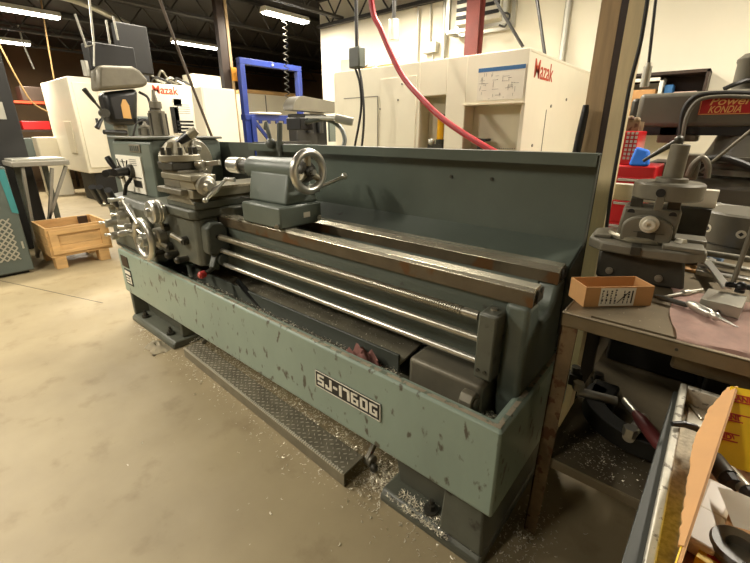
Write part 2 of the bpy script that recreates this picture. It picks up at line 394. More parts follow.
pl = MB().box(-3.12, -3.0, .896, .9005, .455, .535).build('warning_plate', M_steelpost, LA, .001)
p2 = MB().box(-3.10, -2.985, .896, .9005, .325, .44).build('data_plate', M_blackmatt, LA, .001)
q = MB(); q.box(-3.092, -2.993, .8945, .8962, .405, .43)
for k in range(3): q.box(-3.085, -3.03, .8945, .8962, .338+k*.021, .350+k*.021)
q.box(-3.02, -2.995, .8945, .8962, .338, .392); q.build('plate_print', M_white, p2)
# --- gearbox under the headstock
GB = MB().prism([(.925, .575), (1.58, .575), (1.58, .95), (1.05, .95), (.955, .94), (.925, .90)], 0, -3.25, -2.58).build('gearbox', M_green2, LA, .012)
MB().box(-3.2, -2.64, .918, .926, .60, .605).build('seam', M_black, GB)
MB().box(-3.10, -2.86, .917, .9255, .70, .86).build('gear_chart', M_steel, GB, .002)
for k, (px, py) in enumerate(((92, 187), (99, 187), (108, 190))):
    a = at(px, py, 1, .80); b = at(px+10, py+18, 1, .86); c = Vector((b.x, .93, b.z-.01))
    g = MB().tube([c, b, b+(a-b)*.25], .011, 10).cyl(c, c+Vector((0, -.03, 0)), .03).build('gear_lever', M_steel, GB)
    MB().tube([b+(a-b)*.12, b+(a-b)*.5, a], .02, 14, rs=[.013, .019, .021]).build('lever_grip', M_black, g)
for px, py in ((118, 222), (124, 234), (131, 214), (138, 226)):
    c = at(px, py, 1, .925)
    g = MB().cyl((c.x, .93, c.z), (c.x, .86, c.z), .017).cyl((c.x, .885, c.z), (c.x, .85, c.z), .03, .026).build('shift_knob', M_steel, GB)
    MB().tube([(c.x, .86, c.z), (c.x-.03, .85, c.z+.005), (c.x-.07, .84, c.z+.0)], .008, 10).ball((c.x-.07, .84, c.z), .012, 8).build('shift_arm', M_chrome, g)
# --- headstock
HS = MB().prism([(1.055, .945), (1.52, .945), (1.52, 1.29), (1.49, 1.31), (1.085, 1.31), (1.055, 1.285)], 0, -3.33, -2.70).build('headstock', M_green, LA, .012)
MB().box(-3.36, -2.68, 1.04, 1.53, 1.306, 1.322).build('top_cover', M_green2, HS, .006)
MB().box(-3.02, -2.84, 1.048, 1.056, 1.225, 1.275).build('maker_plate', M_castgrey, HS, .003)
m = MB()
for k, x in enumerate((-2.995, -2.965, -2.935, -2.905, -2.875)): m.box(x-.011, x+.011, 1.0445, 1.049, 1.235, 1.265)
m.build('maker_relief', M_panelgrey, HS)
CPN = MB().hexa([(-3.27, 1.046, .96), (-2.86, 1.046, .96), (-2.86, 1.056, .96), (-3.27, 1.056, .96)], [(-3.29, 1.046, 1.20), (-2.86, 1.046, 1.20), (-2.86, 1.056, 1.20), (-3.29, 1.056, 1.20)]).build('control_panel', M_white, HS, .002)
DX_ = -.09
m = MB(); m.X = Matrix.Translation((DX_, 0, 0))
for (a, b) in (((-3.17, 1.175), (-3.12, 1.08)), ((-3.12, 1.08), (-3.02, 1.12)), ((-3.02, 1.12), (-2.99, 1.17)), ((-3.12, 1.16), (-3.03, 1.16)), ((-3.08, 1.175), (-3.06, 1.09)), ((-3.0, 1.02), (-2.99, 1.10)), ((-3.1, .98), (-3.1, 1.05))):
    m.bar((a[0], 1.0445, a[1]), (b[0], 1.0445, b[1]), .012, .002)
m.box(-2.94, -2.81, 1.044, 1.0465, 1.0, 1.045); m.box(-2.94, -2.80, 1.044, 1.0465, 1.06, 1.066)
m.X = None; m.build('panel_diagram', M_blackmatt, CPN)
m = MB(); m.X = Matrix.Translation((DX_, 0, 0))
for k in range(4): m.box(-2.955, -2.84, 1.0442, 1.0466, 1.14+k*.012, 1.144+k*.012)
m.X = None; m.build('panel_print', M_greyline, CPN)
for px, py, L in ((122, 172, .06), (133, 171, .10)):
    c = at(px, py, 1, 1.05)
    k = MB().cyl((c.x, 1.05, c.z), (c.x, 1.02, c.z), .045).build('speed_dial', M_darkiron, HS, .004)
    MB().tube([(c.x, 1.02, c.z), (c.x+.02, .96, c.z), (c.x+.05, .95-L*.3, c.z)], .026, 16, rs=[.03, .026, .024]).build('dial_grip', M_black, k)
c = at(121, 177, 1, 1.02); e = at(107, 157, 1, .98)
k = MB().tube([c, c+(e-c)*.45], .010, 10).build('speed_lever', M_steel, HS)
MB().tube([c+(e-c)*.4, c+(e-c)*.75, e], .02, 14, rs=[.014, .021, .018]).build('lever_grip', M_black, k)
c = at(131, 178, 1, 1.03); k = MB().tube([c, (c.x-.03, 1.0, c.z-.05), (c.x-.06, .99, c.z-.12)], .012, 10).build('speed_lever', M_black, HS)
# spindle nose and chuck
CH = MB().lathe([(0, .11), (.03, .11), (.03, .148), (.036, .152), (.115, .152), (.125, .146), (.125, .05), (.10, .045)], (-2.70, 1.235, 1.172), (1, 0, 0), 64).build('chuck', M_cast_light, LA)
for k in range(3):
    a = rad(100+120*k); cy, cz = 1.235, 1.172
    X = Matrix.Translation((-2.575, cy, cz)) @ Matrix.Rotation(a, 4, 'X')
    j = MB(); j.X = X; j.box(0, .035, -.022, .022, .055, .135); j.box(.035, .06, -.022, .022, .075, .105); j.build('chuck_jaw', M_steel, CH, .003)
# --- bed
BED = MB().prism([(1.115, .62), (1.385, .62), (1.38, .80), (1.40, .84), (1.40, .875), (1.33, .875), (1.31, .80), (1.18, .80), (1.16, .875), (1.095, .875), (1.095, .84), (1.115, .80)], 0, -2.70, -.40).build('bed', M_green, LA, .004)
MB().prism([(1.075, .47), (1.40, .47), (1.42, .60), (1.415, .875), (1.335, .875), (1.315, .82), (1.285, .79), (1.20, .79), (1.17, .82), (1.155, .875), (1.075, .875), (1.065, .62)], 0, -.41, -.335).build('bed_end_casting', M_green, BED, .016, 3)
m = MB()
w1 = m.prism([(1.085, .872), (1.15, .872), (1.15, .918), (1.142, .93), (1.095, .93), (1.085, .92)], 0, -2.62, -.335)
W1 = m.build('front_way', M_way, BED, .002)
MB().prism([(1.0835, .873), (1.0855, .873), (1.0855, .919), (1.0835, .919)], 0, -2.62, -.334).build('way_side', M_way_side, W1)
MB().prism([(1.10, .885), (1.15, .885), (1.15, .922), (1.128, .905), (1.11, .922)], 0, -.334, -.328).build('way_end', M_darkiron, W1)
W2 = MB().prism([(1.325, .872), (1.395, .872), (1.395, .93), (1.345, .93), (1.325, .915)], 0, -2.62, -.338).build('rear_way', M_way, BED, .002)
MB().box(-2.62, -.337, 1.3235, 1.3255, .874, .914).build('way_side', M_way_side, W2)
MB().prism([(1.34, .885), (1.39, .885), (1.39, .922), (1.37, .905), (1.352, .922)], 0, -.337, -.331).build('way_end', M_darkiron, W2)
MB().box(-2.4, -.5, 1.19, 1.30, .80, .803).build('bed_trough', M_tray_in, BED)
# foot of the bed in the tray
BF = MB().box(-.70, -.425, 1.0, 1.44, .372, .612).build('bed_pedestal', M_castgrey, LA, .016, 3)
MB().prism([(.95, .50), (1.005, .50), (1.005, .575), (.99, .595), (.965, .595), (.95, .575)], 0, -.475, -.432).cyl((-.432, .978, .565), (-.424, .978, .565), .016, n=14).build('clamp_lug', M_castgrey, BF, .008, 3)
MB().prism([(-.53, .948), (-.40, .948), (-.372, .965), (-.372, .995), (-.40, 1.01), (-.53, 1.01)], 2, .492, .512).build('clamp_plate', M_castgrey, BF, .004)
# leadscrew and rods
m = MB()
x = -1.97; n = 0
prof = [(0, .0145)]
L = 1.5; pitch = .0085; t = 0
while t < L-.06:
    prof += [(t, .0125), (t+pitch*.2, .0162), (t+pitch*.5, .0162), (t+pitch*.7, .0125)]; t += pitch
prof += [(L-.05, .0125), (L-.05, .0145), (L, .0145)]
m.lathe(prof[1:], (-1.97, 1.035, .826), (1, 0, 0), 20).build('leadscrew', M_steel, LA, ang=25)
MB().cyl((-2.6, 1.035, .752), (-.45, 1.035, .752), .0125).build('feed_rod', M_steel, LA)
MB().cyl((-2.6, 1.035, .676), (-.45, 1.035, .676), .0115).build('control_rod', M_chrome, LA)
EB = MB().box(-.462, -.404, 1.01, 1.115, .63, .848).build('end_bracket', M_green2, LA, .007)
MB().cyl((-.435, 1.06, .848), (-.435, 1.06, .853), .011).build('oil_plug', M_steel, EB)
for x, z in ((-.447, .66), (-.425, .66)): MB().cyl((x, 1.011, z), (x, 1.006, z), .006, n=10).build('dowel', M_darkiron, EB)
# --- carriage: saddle, apron, cross slide
SD = MB().prism([(-2.62, .955), (-2.38, .93), (-2.05, .93), (-2.02, .955), (-2.02, 1.09), (-1.96, 1.13), (-1.96, 1.20), (-2.02, 1.24), (-2.02, 1.47), (-2.62, 1.47)], 2, .918, .972).build('saddle', M_green2, LA, .012, 3)
MB().box(-2.33, -2.01, .95, 1.52, .972, 1.012).build('saddle_bridge', M_green2, SD, .006)
AP = MB().prism([(-2.60, .95), (-2.05, .95), (-2.025, .975), (-2.025, 1.075), (-2.60, 1.075)], 2, .662, .918).build('apron', M_green2, LA, .01)
GBX = MB().prism([(.975, .735), (1.07, .735), (1.085, .76), (1.085, .87), (1.05, .905), (1.0, .905), (.97, .88), (.965, .76)], 0, -2.025, -1.955).build('apron_side_box', M_panelgrey, AP, .012, 3)
MB().cyl((-1.956, 1.02, .83), (-1.952, 1.02, .83), .01, n=12).build('box_screw', M_black, GBX)
lv = MB().bar((-1.99, 1.03, .745), (-1.97, .985, .66), .035, .05).cyl((-1.985, 1.035, .70), (-1.945, 1.035, .70), .03).build('reversing_lever', M_panelgrey, AP, .006)
MB().tube([(-1.97, .985, .665), (-1.965, .95, .652), (-1.965, .93, .648)], .012, 10).build('lever_shaft', M_darkiron, lv)
MB().lathe([(0, .012), (.005, .018), (.03, .020), (.04, .012)], (-1.965, .935, .649), (0, -1, -.15), 20).build('red_knob', M_red, lv)
# apron handwheel
HW = MB().torus((-2.44, .835, .772), (0, 1, 0), .108, .0175, 56, 12).build('apron_handwheel', M_chrome, LA)
m = MB()
for k in range(3):
    a = rad(30+120*k); m.tube([(-2.44, .855, .768), (-2.44+.105*math.cos(a), .838, .768+.105*math.sin(a))], .011, 10)
m.cyl((-2.44, .95, .768), (-2.44, .80, .768), .022).cyl((-2.44, .875, .768), (-2.44, .815, .768), .038).build('wheel_spokes', M_chrome, HW)
MB().lathe([(0, .010), (.02, .016), (.07, .018), (.085, .010)], (-2.56, .83, .80), (0, -1, 0), 16).build('wheel_handle', M_chrome, HW)
DR = MB().lathe([(0, .05), (.01, .058), (.05, .058), (.055, .05), (.055, .03), (.09, .028)], (-2.44, .95, .768), (0, -1, 0), 32).build('feed_dial', M_steel, LA)
# cross-slide dial and ball crank
XD = MB().lathe([(0, .03), (.04, .03), (.04, .06), (.052, .063), (.056, .060), (.066, .063), (.072, .060), (.084, .063), (.094, .063), (.10, .056), (.10, .025), (.12, .022)], (-2.33, .95, .938), (0, -1, 0), 48).build('cross_slide_dial', M_chrome, LA)
a = at(122, 199, 1, .82); b = at(138, 224, 1, .82)
MB().tube([a, a+(b-a)*.3, a+(b-a)*.5, a+(b-a)*.7, b], .01, 12, rs=[.009, .012, .018, .012, .009]).ball(a, .016, 10).ball(b, .018, 10).tube([a, a+Vector((0, -.07, 0))], .012, 12, rs=[.008, .013]).build('ball_crank', M_chrome, XD)
# small apron levers
for (px, py, y, dx, dz, L) in ((157, 238, .95, -.01, -.06, .07), (168, 227, .95, .03, .05, .06), (172, 246, .95, -.05, .03, .05), (187, 240, .95, -.06, .03, .03)):
    c = at(px, py, 1, y)
    k = MB().cyl((c.x, .96, c.z), (c.x, .92, c.z), .024).build('apron_lever', M_darkiron, AP)
    MB().tube([(c.x, .925, c.z), (c.x+dx*.6, .91, c.z+dz*.6), (c.x+dx, .90, c.z+dz)], .012, 12, rs=[.014, .012, .016]).build('lever_arm', M_steel, k)
for (px, py) in ((178, 253), (188, 258), (163, 252)):
    c = at(px, py, 1, .95); MB().cyl((c.x, .96, c.z), (c.x, .90, c.z), .016).ball((c.x, .895, c.z), .02, 8).build('apron_knob', M_darkiron, AP)
XS = MB().prism([(-2.31, 1.0), (-2.30, 1.012), (-2.26, 1.03), (-2.30, 1.03), (-2.30, 1.072), (-2.0, 1.072), (-2.0, 1.03), (-2.04, 1.03), (-2.02, 1.012), (-2.01, 1.0)], 1, .945, 1.52).build('cross_slide', M_cast_light, LA, .002)
MB().box(-2.01, -1.995, 1.08, 1.50, 1.068, 1.082).build('chip_covered_edge', M_speck, XS)
# compound slide, tool post
CS = MB().box(-2.33, -2.05, .91, 1.07, 1.045, 1.075).box(-2.29, -2.10, .935, 1.05, 1.075, 1.165).build('compound_slide', M_castgrey, LA, .006)
MB().box(-2.30, -1.965, .93, 1.06, 1.118, 1.148).hexa([(-2.15, .935, 1.06), (-1.97, .95, 1.08), (-1.97, 1.05, 1.08), (-2.15, 1.05, 1.06)], [(-2.15, .935, 1.12), (-1.97, .94, 1.12), (-1.97, 1.055, 1.12), (-2.15, 1.055, 1.12)]).build('compound_top', M_cast_light, CS, .005)
CD = MB().lathe([(0, .03), (.01, .048), (.04, .05), (.046, .044), (.05, .03), (.07, .02)], (-1.975, .995, 1.095), (1, 0, 0), 36).build('compound_dial', M_steel, CS)
a = Vector((-1.90, .955, 1.035)); b = Vector((-1.90, 1.075, 1.125))
MB().tube([a, a+(b-a)*.3, a+(b-a)*.5, a+(b-a)*.7, b], .008, 12, rs=[.007, .009, .016, .009, .007]).ball(a, .014, 8).ball(b, .011, 8).tube([b, b+Vector((.05, .02, .0))], .009, 10, rs=[.007, .011]).build('compound_crank', M_chrome, CS)
TP = MB().box(-2.285, -2.115, .915, 1.085, 1.165, 1.205).build('tool_post', M_darkiron, LA, .006)
MB().lathe([(0, .096), (.004, .10), (.03, .10), (.034, .096)], (-2.20, 1.0, 1.205), (0, 0, 1), 48).build('tool_post_flange', M_cast_light, TP)
for k in range(9):
    a = rad(20+40*k); c = (-2.20+.078*math.cos(a), 1.0+.078*math.sin(a), 1.238)
    MB().cyl(c, (c[0], c[1], 1.275), .0115, n=8).build('tool_post_bolt', M_darkiron, TP)
MB().cyl((-2.20, 1.0, 1.235), (-2.20, 1.0, 1.30), .035, .02).build('tool_post_hub', M_cast_light, TP)
h0 = Vector((-2.20, 1.0, 1.295)); hd = Vector((.05, .07, .055)).normalized()
MB().tube([h0, h0+hd*.03, h0+hd*.07], .02, 16, rs=[.016, .02, .024]).build('tool_post_grip', M_black, TP)
MB().tube([h0+hd*.07, h0+hd*.09, h0+hd*.12], .02, 16, rs=[.024, .026, .02]).build('tool_post_handle', M_cast_light, TP)
MB().hexa([(-2.29, .93, 1.24), (-2.22, .93, 1.24), (-2.22, .99, 1.24), (-2.29, .99, 1.24)], [(-2.245, .96, 1.30), (-2.225, .96, 1.30), (-2.225, .985, 1.30), (-2.245, .985, 1.30)]).build('tool_clamp', M_cast_light, TP)
MB().bar((-2.13, 1.06, 1.185), (-2.02, 1.12, 1.20), .025, .025).cyl((-2.11, 1.04, 1.19), (-2.075, 1.06, 1.19), .022).build('tool_holder', M_steel, TP, .002)
# --- tailstock
TS = MB().box(-1.78, -1.475, 1.075, 1.325, .93, 1.028).build('tailstock', M_green, LA, .008)
MB().hexa([(-1.80, 1.13, 1.028), (-1.50, 1.13, 1.028), (-1.50, 1.335, 1.028), (-1.80, 1.335, 1.028)], [(-1.84, 1.18, 1.17), (-1.53, 1.18, 1.17), (-1.53, 1.29, 1.17), (-1.84, 1.29, 1.17)]).build('tailstock_column', M_green, TS, .014, 3)
MB().lathe([(0, .042), (.012, .054), (.25, .056), (.40, .058), (.41, .05)], (-1.905, 1.235, 1.178), (1, 0, 0), 40).build('tailstock_barrel', M_green, TS)
MB().lathe([(0, .03), (.08, .03)], (-1.985, 1.235, 1.178), (1, 0, 0), 24).cyl((-1.90, 1.15, 1.03), (-1.52, 1.15, 1.03), .004).build('quill', M_darkiron, TS)
MB().lathe([(0, .034), (.006, .042), (.11, .043), (.115, .036), (.115, .026), (.15, .026)], (-2.105, 1.235, 1.178), (1, 0, 0), 36).build('drill_sleeve', M_chrome, TS)
MB().box(-1.52, -1.4735, 1.21, 1.25, .965, .99).build('scale_plate', M_alu, TS)
wc = Vector((-1.45, 1.235, 1.178))
TW = MB().torus(wc, (1, 0, 0), .085, .0195, 56, 14).build('tailstock_handwheel', M_chrome, LA)
m = MB()
for k in range(3):
    a = rad(90+120*k); d = Vector((0, math.cos(a), math.sin(a)))
    m.tube([wc+Vector((-.012, 0, 0))+d*.03, wc+d*.082], .016, 10, rs=[.02, .012])
m.build('wheel_spokes', M_cast_light, TW)
MB().lathe([(0, .05), (.012, .05), (.03, .043), (.032, .024), (.05, .022), (.052, .012), (.065, .011)], wc-Vector((.03, 0, 0)), (1, 0, 0), 32).build('wheel_dial', M_darkiron, TW)
MB().cyl(wc+Vector((.02, 0, 0)), wc+Vector((.04, 0, 0)), .013, n=6).build('wheel_nut', M_chrome, TW)
MB().tube([(-1.50, 1.32, 1.09), (-1.46, 1.42, 1.125), (-1.45, 1.46, 1.138)], .009, 12).ball((-1.45, 1.465, 1.14), .017, 9).cyl((-1.53, 1.28, 1.085), (-1.49, 1.33, 1.095), .022).build('clamp_lever', M_chrome, TS)
for c in ((-1.50, 1.075, .945), (-1.474, 1.31, .955)): MB().cyl((c[0], c[1], c[2]), (c[0]+.02, c[1]-.02, c[2]), .011, n=6).build('clamp_bolt', M_steel, TS)
# --- splash guard
SG = MB().box(-2.36, -.332, 1.575, 1.583, .575, 1.262).build('splash_guard', M_splash, LA, .001)
MB().prism([(1.52, 1.240), (1.524, 1.240), (1.524, 1.276), (1.583, 1.276), (1.583, 1.282), (1.518, 1.282)], 0, -2.36, -.328).build('guard_lip', M_splash, SG)
MB().hexa([(-2.36, 1.42, .905), (-.336, 1.42, .905), (-.336, 1.575, .955), (-2.36, 1.575, .955)], [(-2.36, 1.42, .915), (-.336, 1.42, .915), (-.336, 1.575, .968), (-2.36, 1.575, .968)]).build('guard_ledge', M_splash, SG)
MB().prism([(1.583, 1.28), (1.565, 1.28), (1.56, .96), (1.42, .905), (1.42, .60), (1.583, .575)], 0, -.336, -.330).build('guard_end', M_panelgrey, SG)
MB().box(-3.15, -2.36, 1.560, 1.568, .575, 1.285).build('rear_panel', M_panelgrey, SG, .001)
for px, py in ((451.5, 176.5), (492, 179)):
    x, _y, z = at(px, py, 1, 1.575)
    MB().cyl((x, 1.5755, z), (x, 1.569, z), .007, n=10).build('guard_screw', M_darkiron, SG)
# coolant pipe, its block and grey hoses behind the guard
PI_ = MB().tube([(-2.03, 1.52, 1.19), (-2.03, 1.52, 1.30), (-2.03, 1.53, 1.40)], .016, 14).cyl((-2.03, 1.52, 1.25), (-2.03, 1.52, 1.30), .024).build('coolant_pipe', M_panelgrey, LA)
MB().ball((-2.09, 1.50, 1.285), .03, 10).tube([(-2.16, 1.52, 1.37), (-2.12, 1.5, 1.40), (-2.09, 1.5, 1.30)], .012, 10).build('coolant_tap', M_panelgrey, PI_)
MB().box(-2.06, -1.93, 1.60, 1.70, 1.36, 1.43).build('pump_block', M_blackmatt, PI_, .006)
MB().tube(curve_pts([(-1.95, 1.63, 1.40), (-1.85, 1.72, 1.42), (-1.79, 1.78, 1.38), (-1.73, 1.76, 1.31), (-1.70, 1.70, 1.24)], 8), .013, 10).build('coolant_hose', M_panelgrey, PI_)
MB().tube([(-1.95, 1.66, 1.43), (-1.78, 1.74, 1.425)], .012, 10).cyl((-1.78, 1.74, 1.425), (-1.70, 1.80, 1.405), .024).build('spray_head', M_galv, PI_)
# --- foot brake pedal of tread plate along the floor
y_far, y_near = .910, .858
def pd(x): return y_near + (y_far-y_near)*((-.90-x)/(1.44))
X0, X1 = -2.36, -.895
PD = MB().hexa([(X0, pd(X0), .062), (X1, pd(X1), .062), (X1, .975, .066), (X0, 1.01, .066)], [(X0, pd(X0), .067), (X1, pd(X1), .067), (X1, .975, .071), (X0, 1.01, .071)])
PD.hexa([(X0, pd(X0), .004), (X1, pd(X1), .004), (X1, pd(X1)+.005, .004), (X0, pd(X0)+.005, .004)], [(X0, pd(X0), .062), (X1, pd(X1), .062), (X1, pd(X1)+.005, .062), (X0, pd(X0)+.005, .062)])
PDO = PD.build('brake_pedal', M_plate, LA, .0015)
m = MB(); R.seed(5)
n = 0
for i in range(70):
    for j in range(4):
        x = X0+.012+i*(X1-X0-.02)/70; y = pd(x)+.012+j*.026+(i % 2)*.012; a = rad(45 if (i+j) % 2 else -45)
        dx, dy = math.cos(a)*.009, math.sin(a)*.009; z = .0665+(y-pd(x))*.05
        m.hexa([(x-dx, y-dy, z), (x+dy*.25, y-dx*.25, z), (x+dx, y+dy, z), (x-dy*.25, y+dx*.25, z)], [(x-dx*.8, y-dy*.8, z+.0025), (x+dy*.15, y-dx*.15, z+.0025), (x+dx*.8, y+dy*.8, z+.0025), (x-dy*.15, y+dx*.15, z+.0025)])
for i in range(110):
    x = X0+.008+i*(X1-X0-.012)/110; m.box(x-.004, x+.004, pd(x)-.0012, pd(x)+.01, .061, .0688)
m.build('tread_pattern', M_alu, PDO)
MB().bar((-.915, 1.16, .16), (-.885, .985, .052), .018, .03).cyl((-.90, 1.0, .045), (-.862, 1.0, .045), .025).build('pedal_arm', M_castgrey, PDO, .003)
MB().ball((-.846, .985, .035), .018, 8).cyl((-.862, .99, .04), (-.85, .987, .037), .01).build('pedal_pin', M_darkiron, PDO)
MB().bar((-2.30, 1.18, .20), (-2.33, 1.02, .06), .016, .025).build('pedal_arm', M_castgrey, PDO, .003)

# --- shavings, rags
def shavings(name, label, pts, m, smin=.004, smax=.012, loc=None):
    """tiny curled strips scattered over the given points"""
    b = MB()
    for (x, y, z) in pts:
        L = R.uniform(smin, smax); w = L*R.uniform(.12, .3); a = R.uniform(0, 2*PI); cu = R.uniform(.3, 1.4); tl = R.uniform(-.5, .5)
        pa = []; ang = a; q = Vector((x, y, z+.001)); 
        for k in range(4):
            pa.append(q.copy()); q = q+Vector((math.cos(ang), math.sin(ang), math.sin(k+tl)*.35))*(L/3); ang += cu
            q.z = max(q.z, z+.001)
        wv = Vector((-math.sin(a), math.cos(a), R.uniform(-.8, .8)))*w*.5; V = []
        for p_ in pa: V.append((b.bm.verts.new(p_-wv), b.bm.verts.new(p_+wv+Vector((0, 0, w*.3)))))
        for (c, d), (e, f) in zip(V, V[1:]): b.face((c, d, f, e))
    o = b.build(name, m); return tag(o, label, 'metal shavings', kind='stuff')
pts = []
for i in range(4200):                                   # heap between pedal and lathe
    x = R.uniform(-2.45, -.76); k = R.random()**1.6; y = .985+k*.3; pts.append((x, y, .002+max(0, .075-abs(y-1.08)*.35)*(.4+.6*R.random())))
for i in range(800): pts.append((R.gauss(-.80, .05), R.gauss(.975, .05), .002+.012*R.random()))
for i in range(420): pts.append((R.uniform(-2.9, -.4), .90-abs(R.gauss(0, .06)), .001))
for i in range(300): pts.append((R.gauss(-.26, .05), R.gauss(1.10, .10), .002+.01*R.random()))
for i in range(60): pts.append((R.uniform(-1.8, -.5), .86-abs(R.gauss(0, .18)), .001))
for i in range(200): pts.append((R.uniform(-.72, -.45), R.uniform(.895, .91), .052))
for i in range(160): pts.append((R.uniform(-3.1, -2.5), R.gauss(.90, .02), .001))
for i in range(380): pts.append((R.uniform(-.68, -.36), R.gauss(.945, .012), .0525))
shavings('metal_shavings', 'bright metal shavings spilled over the floor under the lathe', pts, M_chip, .005, .017)
pts = []
for i in range(1500): pts.append((R.uniform(-2.5, -.75), R.uniform(.955, 1.048), .493+.012*R.random()))
for i in range(900):
    y = R.uniform(1.07, 1.4); pts.append((R.uniform(-2.3, -.8), y, .527+(y-1.062)*.171))
for i in range(500): pts.append((R.uniform(-.42, -.36), R.uniform(.955, 1.04), .493+.02*R.random()))
shavings('metal_shavings', 'metal shavings lying inside the lathe chip tray', pts, M_chip, .004, .012)
def crumple(name, label, cat, c, sx, sy, h, m, seed, n=9):
    rr = random.Random(seed); b = MB(); V = {}
    for i in range(n):
        for j in range(n):
            u, v = i/(n-1)*2-1, j/(n-1)*2-1; e = max(0, 1-max(abs(u), abs(v)))
            V[i, j] = b.bm.verts.new((c[0]+u*sx*rr.uniform(.75, 1.15), c[1]+v*sy*rr.uniform(.75, 1.15), c[2]+.003+h*min(1, e*1.7)*rr.uniform(.25, 1.0)))
    for i in range(n-1):
        for j in range(n-1): b.face((V[i, j], V[i+1, j], V[i+1, j+1], V[i, j+1]))
    geo = bmesh.ops.solidify(b.bm, geom=b.bm.faces[:], thickness=.002)
    o = b.build(name, m, loc=c, ang=60); return tag(o, label, cat)
q = at(364, 356, 2, .52); crumple('shop_rag', 'dirty pink rag crumpled inside the front of the lathe chip tray', 'rag', (q.x, .998, .494), .085, .042, .085, M_rag, 3)
q = at(161, 346, 2, .01); crumple('paper_scrap', 'crumpled paper scrap on the floor beside the lathe headstock foot', 'paper', (q.x, q.y-.02, .001), .085, .055, .06, M_paper, 8, 8)
q = at(258, 311, 2, .52); crumple('paper_scrap', 'small pale scrap lying in the chip tray below the carriage', 'paper', (q.x, 1.0, .494), .03, .022, .03, M_paper, 12, 6)

# ================================================================== WORKBENCH
WB = thing('workbench', 'rusty steel workbench beside the lathe end with angle-iron legs and lower shelf', 'workbench', (.35, 1.8, 0))
BX0, BX1, BY0, BY1 = -.268, 1.0, 1.14, 2.5
MB().box(BX0+.004, BX1, BY0+.034, BY1, .842, .86).box(BX0+.004, BX0+.07, BY0+.004, BY0+.034, .852, .8598).build('bench_top', M_bench, WB)
def angle(m, x0, x1, y0, y1, z0, z1): m.box(x0, x1, y0, y1, z0, z1); return m
MB().box(BX0, BX1, BY0, BY0+.006, .822, .863).box(BX0, BX1, BY0, BY0+.014, .857, .8635).build('front_rail', M_bench, WB, .002)
MB().box(BX0, BX0+.006, BY0, BY1, .822, .862).build('side_rail', M_bench, WB, .002)
MB().cyl((.005, BY0-.001, .843), (.005, BY0+.002, .843), .004, n=10).build('rail_rivet', M_darkiron, WB)
def leg(x, y, sx, sy, name='leg'):
    m = MB(); m.hexa([(x-.012*sx, y, 0), (x+.028*sx, y, 0), (x+.028*sx, y+.006*sy, 0), (x-.012*sx, y+.006*sy, 0)], [(x, y, .85), (x+.046*sx, y, .85), (x+.046*sx, y+.006*sy, .85), (x, y+.006*sy, .85)])
    m.hexa([(x-.012*sx, y, 0), (x-.006*sx, y, 0), (x-.006*sx, y+.045*sy, 0), (x-.012*sx, y+.045*sy, 0)], [(x, y, .85), (x+.006*sx, y, .85), (x+.006*sx, y+.045*sy, .85), (x, y+.045*sy, .85)])
    return m.build(name, M_rust, WB, .0015)
MB().prism([(1.17, .80), (1.19, .765), (1.5, .765), (1.5, .842), (1.17, .842)], 0, .0, .75).build('under_tray', M_bench, WB, .008)
leg(BX0+.002, BY0+.007, 1, 1); leg(BX0+.002, BY1-.01, 1, -1); leg(BX1-.002, BY0+.007, -1, 1); leg(BX1-.002, BY1-.01, -1, -1)
MB().box(BX0+.01, BX1-.01, BY0+.02, BY1-.25, .335, .342).box(BX0+.01, BX1-.01, BY0+.02, BY0+.026, .305, .335).build('lower_shelf', M_shelf, WB, .001)
pts = [(R.gauss(-.12, .07), R.gauss(1.27, .06), .343) for k in range(330)]
pts = [p for p in pts if -.25 < p[0] < .2 and 1.17 < p[1] < 1.6]
shavings('metal_shavings', 'metal shavings on the lower shelf of the workbench', pts, M_chip, .004, .010)
pts = [(R.uniform(-.25, .1), R.uniform(1.16, 1.5), .8605) for k in range(60)]
shavings('metal_shavings', 'few fine shavings on top of the workbench', pts, M_chip, .002, .005)
# steady rest lying on the shelf
M_blackiron = mat('black_cast_iron', rgb(40, 40, 36), .4, .3, .25, 8)
SR = thing('steady_rest', 'dark cast-iron steady rest lying on the lower bench shelf', 'steady rest', (-.02, 1.5, .342))
m = MB(); c = Vector((-.02, 1.50, .40)); n = 30
arc = [(c.x+.205*math.cos(rad(160+200*k/n)), c.y+.185*math.sin(rad(160+200*k/n))) for k in range(n+1)]+[(c.x+.14*math.cos(rad(360-200*k/n)), c.y+.126*math.sin(rad(360-200*k/n))) for k in range(n+1)]
m.prism(arc, 2, c.z-.035, c.z+.03)
m.build('ring', M_blackiron, SR, .004)
MB().box(-.215, -.125, 1.49, 1.60, .343, .43).build('foot', M_blackiron, SR, .01)
MB().hexa([(.10, 1.30, .345), (.24, 1.30, .345), (.24, 1.52, .345), (.10, 1.52, .345)], [(.11, 1.33, .43), (.22, 1.33, .43), (.22, 1.5, .43), (.11, 1.5, .43)]).build('foot', M_blackiron, SR, .012)
for a, L in ((195, .13), (262, .16), (320, .12)):
    d = Vector((math.cos(rad(a)), math.sin(rad(a))*.9, 0)); p0 = c+d*.23; p1 = c+d*(.23-L)
    MB().cyl(p0+Vector((0, 0, .035)), p1+Vector((0, 0, .035)), .017).build('finger', M_steel, SR)
    MB().cyl(p0+Vector((0, 0, .045)), p0+Vector((0, 0, .075)), .02, n=6).build('clamp_nut', M_steel, SR)
q = at(640, 424, 2, .475)
HM = thing('screwdriver', 'tool with a dark red grip lying across the cast iron on the lower shelf', 'hand tool', (q.x, q.y, .435))
